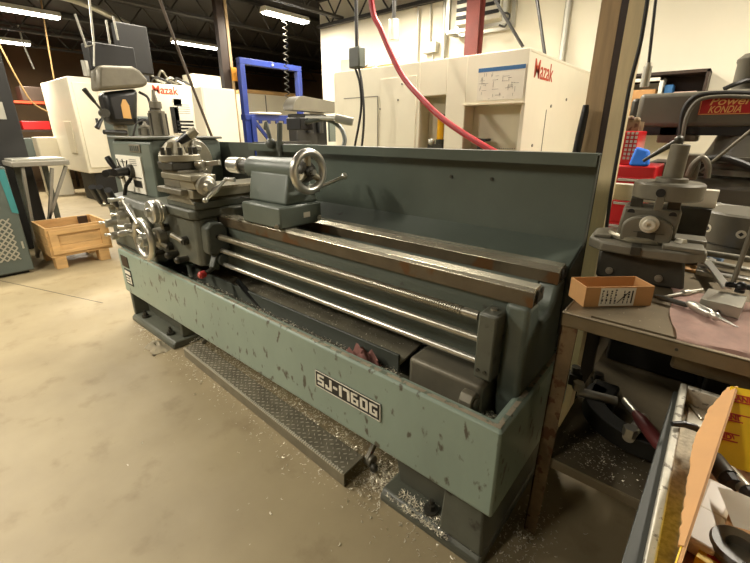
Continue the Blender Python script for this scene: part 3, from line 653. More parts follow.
MB().tube([(q.x-.02, q.y+.05, .476), (q.x+.0, q.y+.02, .476), (q.x+.06, q.y-.06, .472), (q.x+.075, q.y-.08, .472)], .02, 14, rs=[.012, .02, .021, .014]).build('grip', mat('dark_red_grip', rgb(92, 38, 36), .5, 0, .15, 8), HM)
MB().tube([(q.x-.06, q.y+.10, .477), (q.x-.02, q.y+.05, .476)], .012, 12).build('shank', M_steel, HM)
for k, (px, py) in enumerate(((566, 388), (590, 396))):
    q = at(px, py, 2, .38)
    o = MB().cyl((q.x, q.y+.12, .342), (q.x, q.y+.12, .39), .03, n=6).cyl((q.x, q.y+.12, .39), (q.x, q.y+.12, .42), .018).build('jack_nut', M_darkiron, None, 0, loc=(q.x, q.y+.12, .342))
    tag(o, ['dark hex nut on the shelf nearest the bench leg', 'dark hex nut on the shelf beside the steady rest'][k], 'nut', 'loose hex nuts on the lower shelf')

# ---------------- open cardboard tray with a label
BA = rad(42.5); bo = Vector((-.232, 1.222, .8605))
CB = thing('cardboard_tray', 'small open brown cardboard tray with printed white label on the bench corner', 'box', bo, rot=(0, 0, BA))
L_, W_, H_, t_ = .205, .088, .062, .003
MB().box(0, L_, 0, W_, 0, t_).box(0, L_, 0, t_, t_, H_).box(0, L_, W_-t_, W_, t_, H_).box(0, t_, t_, W_-t_, t_, H_).box(L_-t_, L_, t_, W_-t_, t_, H_).build('carton_body', M_card, CB)
lb = MB().box(.045, .150, -.0012, 0, .002, .058).build('label', M_white, CB)
m = MB(); rr = random.Random(4)
for i in range(7):
    x = .050+i*.013
    if i == 4: m.bar((.098, -.0018, .012), (.128, -.0018, .045), .004, .0006); continue
    z = .010
    while z < .05:
        h = rr.uniform(.003, .009); m.box(x, x+rr.choice((.0025, .005)), -.0018, -.0010, z, min(z+h, .054)); z += h+.0022
m.box(.139, .143, -.0018, -.001, .01, .05); m.build('label_print', M_blackmatt, lb)

# ---------------- tilting machine vice on a cast stand
FX0 = Vector((-.158, 1.655, .881)); FA = rad(6)
FX = thing('angle_stand', 'dark cast stand carrying a grey swivel tilting table on the workbench', 'stand', FX0, rot=(0, 0, FA))
FX.scale = (.78, .78, .8)
MB().hexa([(-.16, -.14, -.025), (.17, -.14, -.025), (.17, .15, -.025), (-.16, .15, -.025)], [(-.165, -.13, .10), (.15, -.13, .10), (.15, .14, .10), (-.165, .14, .10)]).build('stand_body', M_darkiron, FX, .012)
for x in (-.11, .075): MB().cyl((x, -.150, .012), (x, -.128, .012), .010, n=6).cyl((x, -.142, .012), (x, -.128, .012), .015).build('stand_bolt', M_steel, FX)
oct_ = [(-.215, -.10), (-.16, -.165), (.02, -.195), (.15, -.185), (.215, -.12), (.215, .14), (.15, .19), (-.15, .19), (-.215, .13)]
MB().prism(oct_, 2, .10, .142).build('swivel_plate', M_castgrey, FX, .008)
MB().box(-.045, -.01, -.20, -.1, .112, .1435).build('plate_slot', M_darkiron, FX)
for (x0, x1, y0, y1, z) in ((.06, .20, -.17, -.06, .018), (.09, .21, -.06, .05, .030), (-.20, -.13, -.09, .03, .014)):
    MB().box(x0, x1, y0, y1, .142, .142+z).build('step_block', M_castgrey, FX, .004)
MB().lathe([(0, .125), (.006, .13), (.018, .13), (.026, .12)], (-.02, .0, .142), (0, 0, 1), 48).build('graduated_base', M_cast_light, FX)
MB().hexa([(-.115, -.07, .16), (.10, -.07, .16), (.10, .10, .16), (-.115, .10, .16)], [(-.105, -.06, .285), (.105, -.06, .285), (.105, .09, .285), (-.105, .09, .285)]).build('cradle', M_castgrey, FX, .01)
pr = [(-.095, .15)]
for k in range(13):
    a = PI-PI*k/12; pr.append((-.005+.092*math.cos(a), .205+.055*math.sin(a)))
pr.append((.085, .15))
m = MB().prism(pr, 1, -.115, -.07); m.build('trunnion_face', M_castgrey, FX, .007)
MB().lathe([(0, .034), (.008, .036), (.012, .034), (.012, .024), (.03, .024), (.034, .02), (.034, .009), (.02, .008)], (.0, -.115, .228), (0, -1, 0), 28).build('pivot_nut', M_alu, FX)
MB().box(-.035, .03, -.1165, -.108, .15, .195).build('index_notch', M_darkiron, FX)
MB().box(-.05, .06, -.1165, -.112, .190, .192).build('zero_line', M_blackmatt, FX)
for s in (-1, 1): MB().cyl((s*.075, -.062, .263), (s*.075, -.057, .263), .014).build('face_hole', M_blackmatt, FX)
MB().box(-.085, -.04, -.05, .06, .285, .323).build('spacer', M_darkiron, FX, .003); MB().box(.05, .095, -.05, .06, .285, .323).build('spacer', M_darkiron, FX, .003)
MB().lathe([(0, .122), (.006, .128), (.060, .128), (.068, .120), (.068, .03)], (.040, .01, .322), (0, 0, 1), 56).build('tilting_ring', M_castgrey, FX)
MB().cyl((.015, -.122, .357), (.015, -.112, .357), .017).build('ring_socket', M_blackmatt, FX)
MB().box(.003, .033, -.121, -.10, .285, .344).build('ring_clamp', M_castgrey, FX, .003)
MB().lathe([(0, .06), (.016, .058), (.018, .036), (.147, .034), (.150, .028)], (.045, .01, .390), (.02, 0, 1), 32).build('centre_post', M_castgrey, FX)
MB().cyl((.11, -.075, .16), (.135, -.095, .162), .017, n=6).build('side_bolt', M_alu, FX)
# aluminium bar laid across behind the stand
q0 = at(606, 202, 1, 1.93); q1 = at(716, 205, 1, 1.93)
o = MB().box(q0.x, q1.x, 1.90, 1.945, 1.085, 1.150).build('aluminium_bar', M_alu, None, .003, loc=((q0.x+q1.x)/2, 1.92, 1.085)); tag(o, 'pale sawn aluminium bar lying crosswise behind the swivel table', 'metal bar')
o = MB().box(-.20, .0, 1.875, 1.97, .861, 1.085).build('wooden_block', M_darkiron, None, .004, loc=(-.1, 1.92, .861)); tag(o, 'dark block under the aluminium bar behind the stand', 'block')
# chuck standing on the bench
cx, cy = .125, 2.33
CK = thing('lathe_chuck', 'round grey lathe chuck lying face up on the bench right of the stand', 'chuck', (cx, cy, .86))
MB().lathe([(0, .155), (.03, .155), (.03, .148), (.038, .148), (.038, .158), (.085, .160), (.160, .160), (.168, .15), (.168, .03)], (cx, cy, .861), (0, 0, 1), 64).build('chuck_body', M_mill, CK)
for a in (-95, -140, -40):
    d = Vector((math.cos(rad(a)), math.sin(rad(a)), 0)); b = Vector((cx, cy, .955))
    k = MB().cyl(b+d*.154, b+d*.160, .017).build('key_socket', M_alu, CK); None
    MB().cyl(b+d*.158, b+d*.162, .009, n=4).build('socket_square', M_blackmatt, k)
# pink shop cloth draped over the bench edge
def cloth():
    m = MB(); nx, ny = 30, 30; V = {}; rr = random.Random(2)
    for i in range(nx+1):
        for j in range(ny+1):
            u = i/nx; v = j/ny
            s = v*.46; x = -.052+.045*min(1, s/.4)+u*.6+.006*math.sin(v*9)
            if s < .40: y = 1.566-s; z = .8625+.004*math.sin(u*23+v*11)*math.sin(v*17)+.003
            else: y = 1.164-.004*math.sin(u*30)*min(1, (s-.40)*20); z = .866-(s-.40)*.75
            V[i, j] = m.bm.verts.new((x, y, z))
    for i in range(nx):
        for j in range(ny): m.face((V[i, j], V[i+1, j], V[i+1, j+1], V[i, j+1]))
    bmesh.ops.solidify(m.bm, geom=m.bm.faces[:], thickness=-.0025); return m
o = cloth().build('shop_cloth', M_pink, None, 0, loc=(.2, 1.3, .862), ang=70); tag(o, 'faded pink shop cloth spread over the workbench front edge', 'cloth')
# bench tools
def P(px, py, z=.872): return at(px, py, 2, z)
vb0, vb1, vb2, vb3 = P(698, 308), P(739, 318), P(744, 296), P(704, 285)
dz = Vector((0, 0, .034))
VB = thing('vee_block', 'square ground steel block with vee notch under the indicator rod', 'vee block', (vb0.x, vb0.y, .868))
c_ = (vb0+vb1+vb2+vb3)/4; e1 = (vb1-vb0); e2 = (vb3-vb0)
L1 = e1.length; ang_ = math.atan2(e1.y, e1.x); X = Matrix.Translation((vb0.x, vb0.y, .868)) @ Matrix.Rotation(ang_, 4, 'Z')
m = MB(); m.X = X; w_ = L1
m.prism([(0, .0), (w_*.38, 0), (w_*.5, .013), (w_*.62, 0), (w_, 0), (w_, .034), (0, .034)], 1, 0, .115)
m.build('block', M_steel, VB, .0015)
mp = Vector((c_.x+.035, c_.y+.02, .903))
DI = thing('indicator_stand', 'thin indicator rod with black clamps standing on the steel vee block', 'indicator stand', mp)
MB().tube([mp, mp+Vector((.0, .0, .02))], .012, 14).build('stud', M_blackmatt, DI)
rt = at(757, 215, 1, mp.y+.02)
MB().tube([mp+Vector((-.02, 0, .012)), rt], .0065, 12).build('rod', M_castgrey, DI)
MB().tube([mp+Vector((-.035, -.01, .02)), mp+Vector((.10, .01, .02))], .008, 10).ball(mp+Vector((.0, -.005, .02)), .014, 8).build('cross_arm', M_black, DI)
MB().lathe([(0, .022), (.012, .024), (.02, .02)], mp+Vector((.075, -.015, .02)), (0, -1, .4), 24).build('dial', M_blackmatt, DI)
def tool(name, label, cat, a, b, prof, m, group=None, z=.872, extra=None):
    A, B = P(*a, z), P(*b, z); t = thing(name, label, cat, (A.x, A.y, .868), group)
    d = B-A; n = len(prof)
    MB().tube([A+d*(f) for f, r in prof], .01, 12, rs=[r for f, r in prof]).build('shaft', m, t)
    if extra: extra(t, A, B)
    return t
tool('chuck_key', 'small chuck key with a cross bar on the pink cloth', 'chuck key', (663, 297), (702, 290), [(0, .004), (.3, .005), (.45, .005), (.5, .011), (.62, .011), (.64, .007), (1, .006)], M_steel,
     extra=lambda t, A, B: MB().tube([A+(B-A)*.56+Vector((-.025, -.03, 0)), A+(B-A)*.56+Vector((.025, .03, 0))], .004, 10).build('cross_bar', M_steel, t))
tool('spiral_drill', 'short stepped chrome drill on the cloth before the vee block', 'drill', (688, 303), (738, 327), [(0, .008), (.1, .0125), (.45, .0125), (.5, .009), (.58, .012), (.62, .0105), (.66, .005), (.98, .0015), (1, .001)], M_chrome, z=.882)
tool('centre_punch', 'slim dark punch lying left of the stepped drill', 'punch', (655, 296), (690, 306), [(0, .005), (.1, .0075), (.9, .0075), (1, .004)], M_darkiron, z=.876)
def wrench(label, a, b, w, m, z=.872):
    A, B = P(*a, z), P(*b, z); d = (B-A).normalized(); t = thing('wrench', label, 'wrench', (A.x, A.y, .862), 'wrenches behind the vee block')
    MB().bar(A, B, w, .010).build('shank', m, t, .003)
    h = MB(); X = Matrix.Translation(A) @ Matrix.Rotation(math.atan2(d.y, d.x), 4, 'Z'); h.X = X
    s = w*1.1
    h.prism([(.0, -s*.6), (.01, -s*.75), (-.03, -s), (-.055, -s*.7), (-.055, -s*.35), (-.025, -s*.3), (-.02, s*.3), (-.05, s*.45), (-.05, s*.8), (-.02, s), (.01, s*.75), (0, s*.6)], 2, -.008, .008)
    h.build('jaw', m, t, .002); return t
wrench('bright wrench slanting toward the vee block', (707, 262), (727, 288), .026, M_chrome, .90)
wrench('bright wrench lying behind the indicator rod, upper of two', (712, 262), (762, 272), .028, M_steel, .885)
wrench('bright wrench lying behind the indicator rod, lower of two', (716, 274), (764, 282), .028, M_chrome, .88)
tool('spanner_bar', 'round steel bar lying behind the wrenches', 'metal bar', (700, 252), (766, 262), [(0, .012), (1, .012)], M_castgrey, z=.90)
tool('extension_bar', 'chrome tee handle rod lying by the round chuck', 'metal bar', (714, 205), (770, 212), [(0, .012), (.1, .016), (.15, .012), (1, .012)], M_chrome, z=1.01)
q = P(678, 262, .872)
o = MB().box(q.x-.05, q.x+.06, q.y-.08, q.y+.10, .861, .872).build('wood_board', M_card, None, .002, loc=(q.x, q.y, .861)); tag(o, 'small brown board on the bench beside the wrenches', 'board')
q = P(706, 254, .88)
o = MB().prism([(q.x-.05, q.y-.03), (q.x+.05, q.y-.06), (q.x+.06, q.y), (q.x-.03, q.y+.03)], 2, .861, .885).build('blue_wrapper', mat('blue_white_wrapper', rgb(120, 150, 190), .4, 0, .3, 40), None, .003, loc=(q.x, q.y, .861)); tag(o, 'small blue and white packet behind the wrenches', 'packet')

# ================================================================== CART WITH CARTON
TC = thing('tool_cart', 'grey sheet-metal tool cart with scuffed rim at the lower right', 'cart', (.33, .68, 0))
cx0, cx1, cy0, cy1, ct = .030, .63, .22, 1.10, .78
m = MB(); t = .014
for b in ((cx0, cx0+t, cy0, cy1), (cx1-t, cx1, cy0, cy1), (cx0+t, cx1-t, cy1-t, cy1), (cx0+t, cx1-t, cy0, cy0+t)): m.box(*b, .735, ct)
m.build('tray_rim', M_rim, TC, .003)
MB().box(cx0+.002, cx1-.002, cy0+.002, cy1-.002, .725, .735).build('tray_floor', M_speck, TC)
MB().hexa([(.000, cy0, .752), (cx0, cy0, .752), (cx0, cy1-.01, .752), (.020, cy1-.01, .752)], [(-.002, cy0, .758), (cx0, cy0, .758), (cx0, cy1-.01, .758), (.022, cy1-.01, .758)]).hexa([(-.002, cy0, .70), (.002, cy0, .70), (.026, cy1-.01, .70), (.022, cy1-.01, .70)], [(-.002, cy0, .757), (.002, cy0, .757), (.026, cy1-.01, .757), (.022, cy1-.01, .757)]).build('side_flange', M_pan_grey, TC, .001)
MB().box(cx0+.01, cx1-.01, cy0+.01, cy1-.01, .30, .725).build('cabinet', M_pan_grey, TC, .004)
for x in (cx0+.06, cx1-.06):
    for y in (cy0+.06, cy1-.06):
        MB().cyl((x, y, .05), (x, y, .30), .018).cyl((x-.012, y, .045), (x+.012, y, .045), .045).build('caster', M_blackmatt, TC)
def ctool(name, label, cat, a, b, r, m, z=.742):
    A, B = P(*a, z), P(*b, z); o = MB().tube([A, A+(B-A)*.15, B], r, 12, rs=[r*.7, r, r]).build(name, m, None, loc=A); tag(o, label, cat)
ctool('hex_key', 'slim bright rod in the far end of the cart tray', 'rod', (688, 403), (702, 420), .005, M_steel)
o = MB().tube([P(672, 424, .79), P(684, 424, .79), P(696, 428, .786), P(700, 432, .78)], .006, 12, rs=[.005, .007, .007, .004]).build('allen_key', M_black, None, loc=P(684, 424, .78)); tag(o, 'black key lying across the left rim of the cart', 'hex key')
o = MB().box(.055, .12, 1.0, 1.07, .736, .742).build('speckled_plate', M_alu, None, .001, loc=(.09, 1.03, .736)); tag(o, 'small pale metal plate in the far corner of the cart tray', 'plate')
# carton: yellow outside, brown inside, far flap torn
ct0 = Vector((.07, .30, .736)); kx0, kx1, ky0, ky1, kz0, kz1 = .078, .42, .30, .965, .736, .868
CT = thing('open_carton', 'large open yellow carton with brown cardboard inside, standing in the tool cart', 'box', (.25, .63, .736))
MB().hexa([(.01+.03, .31, kz0), (.33, .28, kz0), (.405, .955, kz0), (.113, .995, kz0)], [(.01+.03, .31, kz0+.004), (.33, .28, kz0+.004), (.405, .955, kz0+.004), (.113, .995, kz0+.004)]).build('carton_floor', M_card, CT)
hA, hB = Vector((.060, .52, .862)), Vector((.112, 1.0, .862)); hd_ = (hB-hA); hn = Vector((hd_.y, -hd_.x, 0)).normalized()
def W3(t_, off, z): p_ = hA+hd_*t_+hn*off; return Vector((p_.x, p_.y, z))
tE = -.30
MB().hexa([W3(tE, 0, kz0), W3(1, 0, kz0), W3(1, .004, kz0), W3(tE, .004, kz0)], [W3(tE, 0, .862), W3(1, 0, .862), W3(1, .004, .862), W3(tE, .004, .862)]).build('left_wall', M_card, CT)
fl_ = ((-.01, .004), (.25, .016), (.55, .029), (.8, .026), (1.01, .010)); m = MB(); nseg = 44; rr = random.Random(9); ra = []; rb = []
for k in range(nseg+1):
    t_ = k/nseg*.99; wd = (lambda T: next(a_[1]+(b_[1]-a_[1])*(T-a_[0])/(b_[0]-a_[0]) for a_, b_ in zip(fl_, fl_[1:]) if T <= b_[0]))(t_)+rr.uniform(-.0012, .0012)
    ra.append((W3(t_, .001, .864), W3(t_, .001, .8605))); rb.append((W3(t_, -wd, .864-wd*.75), W3(t_, -wd, .860-wd*.75)))
vv = [[m.bm.verts.new(p_) for p_ in (a_[0], b_[0], b_[1], a_[1])] for a_, b_ in zip(ra, rb)]
for a_, b_ in zip(vv, vv[1:]):
    for j in range(4): m.face((a_[j], a_[(j+1) % 4], b_[(j+1) % 4], b_[j]))
m.face(vv[0]); m.face(vv[-1][::-1])
m.build('torn_flap', M_card, CT)
MB().hexa([W3(tE, -.002, kz0), W3(.55, -.002, kz0), W3(.55, -.0005, kz0), W3(tE, -.0005, kz0)], [W3(tE, -.002, .861), W3(.35, -.002, .861), W3(.35, -.0005, .861), W3(tE, -.0005, .861)]).build('printed_side', M_yellow, CT)
c1_, c2_ = W3(1, 0, kz0), W3(1, .30, kz0); c3_ = W3(tE, .30, kz0); c4_ = W3(tE, 0, kz0); up_ = Vector((0, 0, .10))
for (p_, q_) in ((c1_, c2_), (c2_, c3_), (c3_, c4_)):
    dv = (q_-p_).normalized(); nv = Vector((dv.y, -dv.x, 0))*.004
    MB().hexa([p_, q_, q_+nv, p_+nv], [p_+up_, q_+up_, q_+nv+up_, p_+nv+up_]).build('carton_wall', M_card, CT)
# yellow printed flap leaning inside the far end
fa, fb, fc, fd = at(731, 386, 2, .865), at(775, 395, 2, .865), at(770, 478, 2, .765), at(709, 460, 2, .765)
nrm = (fb-fa).cross(fd-fa).normalized()
if nrm.z < 0: nrm = -nrm
YL = MB().hexa([fa-nrm*.004, fb-nrm*.004, fc-nrm*.004, fd-nrm*.004], [fa, fb, fc, fd]).build('printed_flap', M_yellow, CT)
ex = (fb-fa).normalized(); ey = nrm.cross(ex); rotm = Matrix((ex, ey, nrm)).transposed().to_euler()
org = ORG[CT.name]
def flapword(u, v, s):
    pz_ = fa+ex*u-ey*v+nrm*.0006
    b = MB(); X = Matrix.Translation(pz_) @ Matrix((ex, ey, nrm)).transposed().to_4x4(); b.X = X
    b.box(-s*1.8, s*1.8, s*.42, s*.62, 0, .0005).box(-s*1.8, s*1.8, -s*.62, -s*.42, 0, .0005); b.build('print_band', M_redprint, YL)
    text('SANDVIK', 'carton_lettering', s, pz_, rotm, M_redprint, YL, bold=.0007, ext=.0003)
for (u, v) in ((.028, .024), (.085, .020), (.008, .064), (.062, .060), (.116, .056), (-.012, .104), (.040, .100), (.094, .096)):
    flapword(u, v, .0135)
# contents
def boxrot(c, L, W, H, az, tilt, m, name, bev=.003, parent=None):
    b = MB(); b.X = Matrix.Translation(c) @ Matrix.Rotation(az, 4, 'Z') @ Matrix.Rotation(tilt, 4, 'X'); b.box(-L/2, L/2, -W/2, W/2, 0, H); return b.build(name, m, parent, bev)
pc = at(713, 507, 2, .785)
WP = thing('plastic_case', 'white plastic insert case lying in the open carton', 'case', (pc.x, pc.y, .742))
boxrot(Vector((pc.x, pc.y, .748)), .038, .150, .030, rad(-8), rad(4), M_whiteplastic, 'case_body', .006, WP)
boxrot(Vector((pc.x, pc.y, .748)), .0384, .0025, .0304, rad(-8), rad(4), M_cream2, 'case_seam', .0, WP)
for k, (a, b, r, mm, lab) in enumerate((((712, 458), (728, 478), .017, M_darkiron, 'thick dark cutter shank lying below the yellow flap'), ((728, 470), (746, 490), .012, M_steel, 'bright cutter shank with a slot lying beside the dark one'))):
    A, B = P(*a, .775), P(*b, .775); t = thing('milling_cutter', lab, 'cutter', (A.x, A.y, .745), 'cutters in the open carton')
    MB().tube([A, A+(B-A)*.06, B], r, 20, rs=[r*.9, r, r]).build('shank', mm, t)
    MB().tube([B, B+(B-A)*.35], r, 10, rs=[r*.9, r*.8]).build('flutes', M_blackmatt, t)
A = at(724, 500, 2, .80)
m = MB(); V = {}
for i in range(9):
    for j in range(7):
        u, v = i/8, j/6-.4; x = A.x+u*.11+v*.02; y = A.y-v*.075-u*.02; V[i, j] = m.bm.verts.new((x, y, .797+.012*math.sin(u*4)+.01*v*u))
for i in range(8):
    for j in range(6): m.face((V[i, j], V[i+1, j], V[i+1, j+1], V[i, j+1]))
bmesh.ops.solidify(m.bm, geom=m.bm.faces[:], thickness=-.0008)
LF = m.build('paper_leaflet', M_white, None, loc=(A.x, A.y, .79), ang=70); tag(LF, 'white printed leaflet lying over the cutters in the carton', 'leaflet')
A = at(742, 545, 2, .78)
o = MB().lathe([(0, .036), (.004, .04), (.03, .04), (.035, .034), (.035, .018), (.02, .017)], (A.x, A.y, .742), (0, 0, 1), 40).build('cutter_disc', M_mill, None, loc=(A.x, A.y, .742)); tag(o, 'round grey cutter body below the leaflet in the carton', 'cutter')
A = at(730, 566, 2, .76)
YB = boxrot(Vector((A.x, A.y, .741)), .07, .05, .022, rad(-12), 0, M_yellow, 'insert_box', .001); tag(YB, 'flat yellow insert box beside the white plastic case', 'box')
b = MB(); b.X = Matrix.Translation((A.x, A.y, .741)) @ Matrix.Rotation(rad(-12), 4, 'Z'); b.box(-.025, .025, -.012, .012, .0222, .0226); b.build('box_print', M_redprint, None).parent = YB

for k, (x0, x1, y, h_, lab) in enumerate(((-.24, .10, 1.95, .42, 'added black bin deepening the shade at the back of the lower bench shelf near the leg'), (.12, .55, 1.9, .40, 'added black bin deepening the shade on the lower bench shelf behind the cart'))):  # added black bins, they stand in for the deep shade under the bench
    t = thing('shade_bin', lab, 'bin', ((x0+x1)/2, y, .342), 'added black bins standing in for shade under the bench')
    MB().box(x0, x1, y, y+.28, .3425, .342+h_).build('shade_bin_body', M_blackmatt, t, .01); MB().box(x0-.006, x1+.006, y-.006, y+.286, .342+h_, .342+h_+.02).build('shade_bin_lid', M_blackmatt, t, .004)

o = MB().box(-.46, -.285, 2.0, 2.5, .001, .84).build('shade_block', M_blackmatt, None, .01, loc=(-.37, 2.2, 0)); tag(o, 'added dark block standing in for the shade behind the bench leg and the post', 'crate')  # added black block, keeps the gap between bench leg and post dark

# ================================================================== BIG CREAM MACHINING CENTRE (behind the lathe)
ym = 3.05
MZ = thing('machining_centre', 'big cream machining centre with doors and drawing plate right behind the lathe guard', 'machining centre', (-2.15, 4.1, 0))
X0m, X1m, ZT = -3.13, -1.19, 1.90
m = MB()
r1 = (-2.10, -1.84, .9, 1.635); r2 = (-1.665, -1.195, .9, 1.545)
dd = .16
# front skin as strips around the two recesses
m.box(X0m, r1[0], ym, ym+.02, .25, ZT).box(r1[1], r2[0], ym, ym+.02, .25, ZT).box(r1[0], r1[1], ym, ym+.02, r1[3], ZT).box(r2[0], X1m, ym, ym+.02, r2[3], ZT).box(r1[0], r1[1], ym, ym+.02, .25, .9).box(r2[0], X1m, ym, ym+.02, .25, .9)
m.box(X0m, X1m, ym+.02, 5.0, ZT-.02, ZT).box(X0m, X0m+.02, ym+.02, 5.0, .25, ZT-.02).box(X1m-.03, X1m, ym+.0201, 5.0, .25, ZT-.02).box(X0m, X1m, 4.98, 5.0, .25, ZT)
m.box(X0m+.1, X1m-.1, ym+.1, 4.9, 0, .25)
m.build('enclosure', M_cream, MZ, .004)
m = MB()
for r_ in (r1, r2):
    m.box(r_[0], r_[1], ym+dd, ym+dd+.02, r_[2], r_[3]).box(r_[0]-.01, r_[0], ym+.02, ym+dd, r_[2], r_[3]).box(r_[0]-.01, r_[1], ym+.02, ym+dd, r_[3], r_[3]+.01)
    if r_ is r1: m.box(r_[1], r_[1]+.01, ym+.02, ym+dd, r_[2], r_[3])
m.box(r2[0], r2[1], ym+.02, ym+dd, 1.18, 1.19).build('recess', M_cream2, MZ, .002)
D1 = MB().box(-2.98, -2.56, ym-.012, ym-.0005, .5, 1.655).build('door', M_cream, MZ, .003)
MB().box(-2.985, -2.555, ym-.0140, ym-.011, 1.655, 1.662).box(-2.556, -2.550, ym-.0140, ym-.011, .5, 1.66).build('door_gap', M_greyline, D1)
D2 = MB().box(-2.52, -2.13, ym-.010, ym-.0005, .5, 1.80).build('door', M_cream, MZ, .003)
for (px, py) in ((380, 109), (402, 84), (398, 100), (418, 98)): 
    c = at(px, py, 1, ym-.012); MB().cyl((c.x, ym-.016, c.z), (c.x, ym-.008, c.z), .008, n=10).build('door_screw', M_greyline, MZ)
q = [at(480, 72, 1, ym), at(526, 66, 1, ym), at(524, 98, 1, ym), at(481, 103, 1, ym)]
DPx0, DPx1, DPz0, DPz1 = -1.565, -1.205, 1.575, 1.80
DP = MB().box(DPx0, DPx1, ym-.006, ym-.0005, DPz0, DPz1).build('drawing_plate', M_alu, MZ, .001)
MB().box(DPx0, DPx1, ym-.0075, ym-.0058, DPz1-.028, DPz1).build('blue_band', M_blueprint, DP)
m = MB(); rr = random.Random(6)
for k in range(46):
    x = rr.uniform(DPx0+.01, DPx1-.06); z = rr.uniform(DPz0+.01, DPz1-.05)
    if rr.random() < .6: m.box(x, x+rr.uniform(.01, .05), ym-.0070, ym-.0058, z, z+.0022)
    else: m.box(x, x+.0022, ym-.0070, ym-.0058, z, z+rr.uniform(.01, .04))
m.build('drawing_lines', M_greyline, DP)
MB().box(r2[0]-.012, r2[1], ym-.02, ym, r2[3], r2[3]+.012).build('recess_lip', M_cream2, MZ, .002)
b = MB()
for k in range(16): b.cyl((-1.56+k*.018, ym+dd-.003, 1.225), (-1.56+k*.018, ym+dd+.001, 1.225), .0045, n=8)
b.build('vent_holes', M_greyline, MZ)
MB().box(-1.60, -1.47, ym+.03, ym+.11, 1.28, 1.30).box(-1.55, -1.52, ym+.03, ym+.1, 1.19, 1.29).build('tool_hook', M_blackmatt, MZ, .004)
lu = MB().cyl((-1.92, ym+.07, 1.24), (-1.92, ym+.07, 1.29), .035).box(-2.02, -1.88, ym+.03, ym+.12, 1.13, 1.25).build('lubricator', M_darkiron, MZ)
MB().cyl((-1.92, ym+.07, 1.29), (-1.92, ym+.07, 1.46), .029).build('oil_glass', M_oil, lu); MB().cyl((-1.92, ym+.07, 1.46), (-1.92, ym+.07, 1.49), .033).build('oil_cap', M_darkiron, lu)
MB().ball((-1.98, ym+.03, 1.27), .03, 8).build('gauge', M_galv, lu)
text('Mazak', 'maker_lettering', .235, (X1m+.002, 3.37, 1.785), SIDE, M_redprint, MZ, bold=.001, ext=.001, fit=(.40, .125))
MB().box(X1m-.002, X1m+.004, 3.52, 3.526, .25, 1.52).build('side_seam', M_greyline, MZ)
for y, z in ((4.0, 1.62), (4.6, 1.58), (3.30, 1.25), (3.62, 1.55)): MB().cyl((X1m, y, z), (X1m+.006, y, z), .012, n=10).build('side_screw', M_greyline, MZ)
MB().box(X1m, X1m+.008, 4.85, 4.9, 1.6, 1.68).build('side_latch', M_blackmatt, MZ)
# things lying on its roof
bx = at(351, 65, 1, ym+.15).x
o = MB().box(bx-.10, bx+.10, ym+.10, ym+.3, ZT+.001, ZT+.13).build('clear_bin', M_whiteplastic, None, .01, loc=(bx, ym+.2, ZT)); tag(o, 'pale plastic bin on the roof end of the machine behind the pendant box', 'bin')
for k, (px, w) in enumerate(((374, .07), (392, .10))):
    c = at(px, 66, 1, ym+.3); 
    t = thing('open_carton', ['small brown carton on the machine roof, the smaller of two', 'larger brown carton with raised flap on the machine roof'][k], 'box', (c.x, ym+.3, ZT))
    MB().box(c.x-w, c.x+w, ym+.2, ym+.5, ZT+.001, ZT+.05).build('carton_body', M_card, t)
    MB().hexa([(c.x-w, ym+.2, ZT+.05), (c.x+w, ym+.2, ZT+.05), (c.x+w, ym+.205, ZT+.05), (c.x-w, ym+.205, ZT+.05)], [(c.x-w*.2, ym+.3, ZT+.11), (c.x+w, ym+.3, ZT+.12), (c.x+w, ym+.305, ZT+.12), (c.x-w*.2, ym+.305, ZT+.11)]).build('carton_flap', M_steelpost, t)

# ================================================================== LEFT CREAM MACHINING CENTRE
xl = -9.5; k_ = 9.5/5.5
ML = thing('machining_centre', 'cream machining centre with red lettering far behind the headstock on the left', 'machining centre', (-10.4, 3.9, 0))
yA, yB = 2.5, 5.3; zt = 2.32; zb = .58
MB().box(-11.4, xl, yA, yB, zb, zt).build('enclosure', M_cream, ML, .02)
MB().box(-10.5, xl-.12, yA+.12, yB, 0, zb).build('base', M_blackmatt, ML)
MB().box(xl, xl+.03, yA+.05, yA+.42, zb+.1, zt-.1).build('column_cover', M_cream, ML, .01)
c = at(113, 154, 0, xl)
MB().box(xl+.03, xl+.06, yA+.30, yA+.34, 1.42, 1.60).build('latch', M_blackmatt, ML)
MB().box(-10.3, -9.9, yA-.012, yA, .95, 1.55).build('side_window', M_cream2, ML, .004)
c = at(167, 90, 0, xl+.005); text('Mazak', 'maker_lettering', .36, (xl+.004, at(165.5, 90, 0, xl).y, at(165.5, 90, 0, xl).z), SIDE, M_redprint, ML, bold=.004, ext=.002, fit=(.53, .16))
for (px0, px1, py0, py1, mm, nm) in ((178, 191, 99, 134, M_white, 'notice_plate'), (174, 178, 107, 133, M_blackmatt, 'display_strip'), (174, 181, 99, 106, M_greyline, 'small_panel')):
    a = at(px0, py1, 0, xl+.01); b = at(px1, py0, 0, xl+.01)
    pn = MB().box(xl+.001, xl+.012, a.y, b.y, a.z, b.z).build(nm, mm, ML, .002)
    if nm == 'notice_plate':
        m = MB(); H = b.z-a.z; Wd = b.y-a.y
        for i in range(4): m.box(xl+.012, xl+.014, a.y+.02, b.y-.02, a.z+.02+i*H*.10, a.z+.02+i*H*.10+H*.055)
        for i in range(5): m.box(xl+.012, xl+.0135, a.y+.06, b.y-.06, a.z+H*.58+i*H*.06, a.z+H*.59+i*H*.06)
        m.build('notice_print', M_blackmatt, pn)
a = at(201, 135, 0, xl); MB().box(xl-.002, xl+.006, a.y-.01, a.y+.01, zb, zt-.02).build('panel_seam', M_greyline, ML)
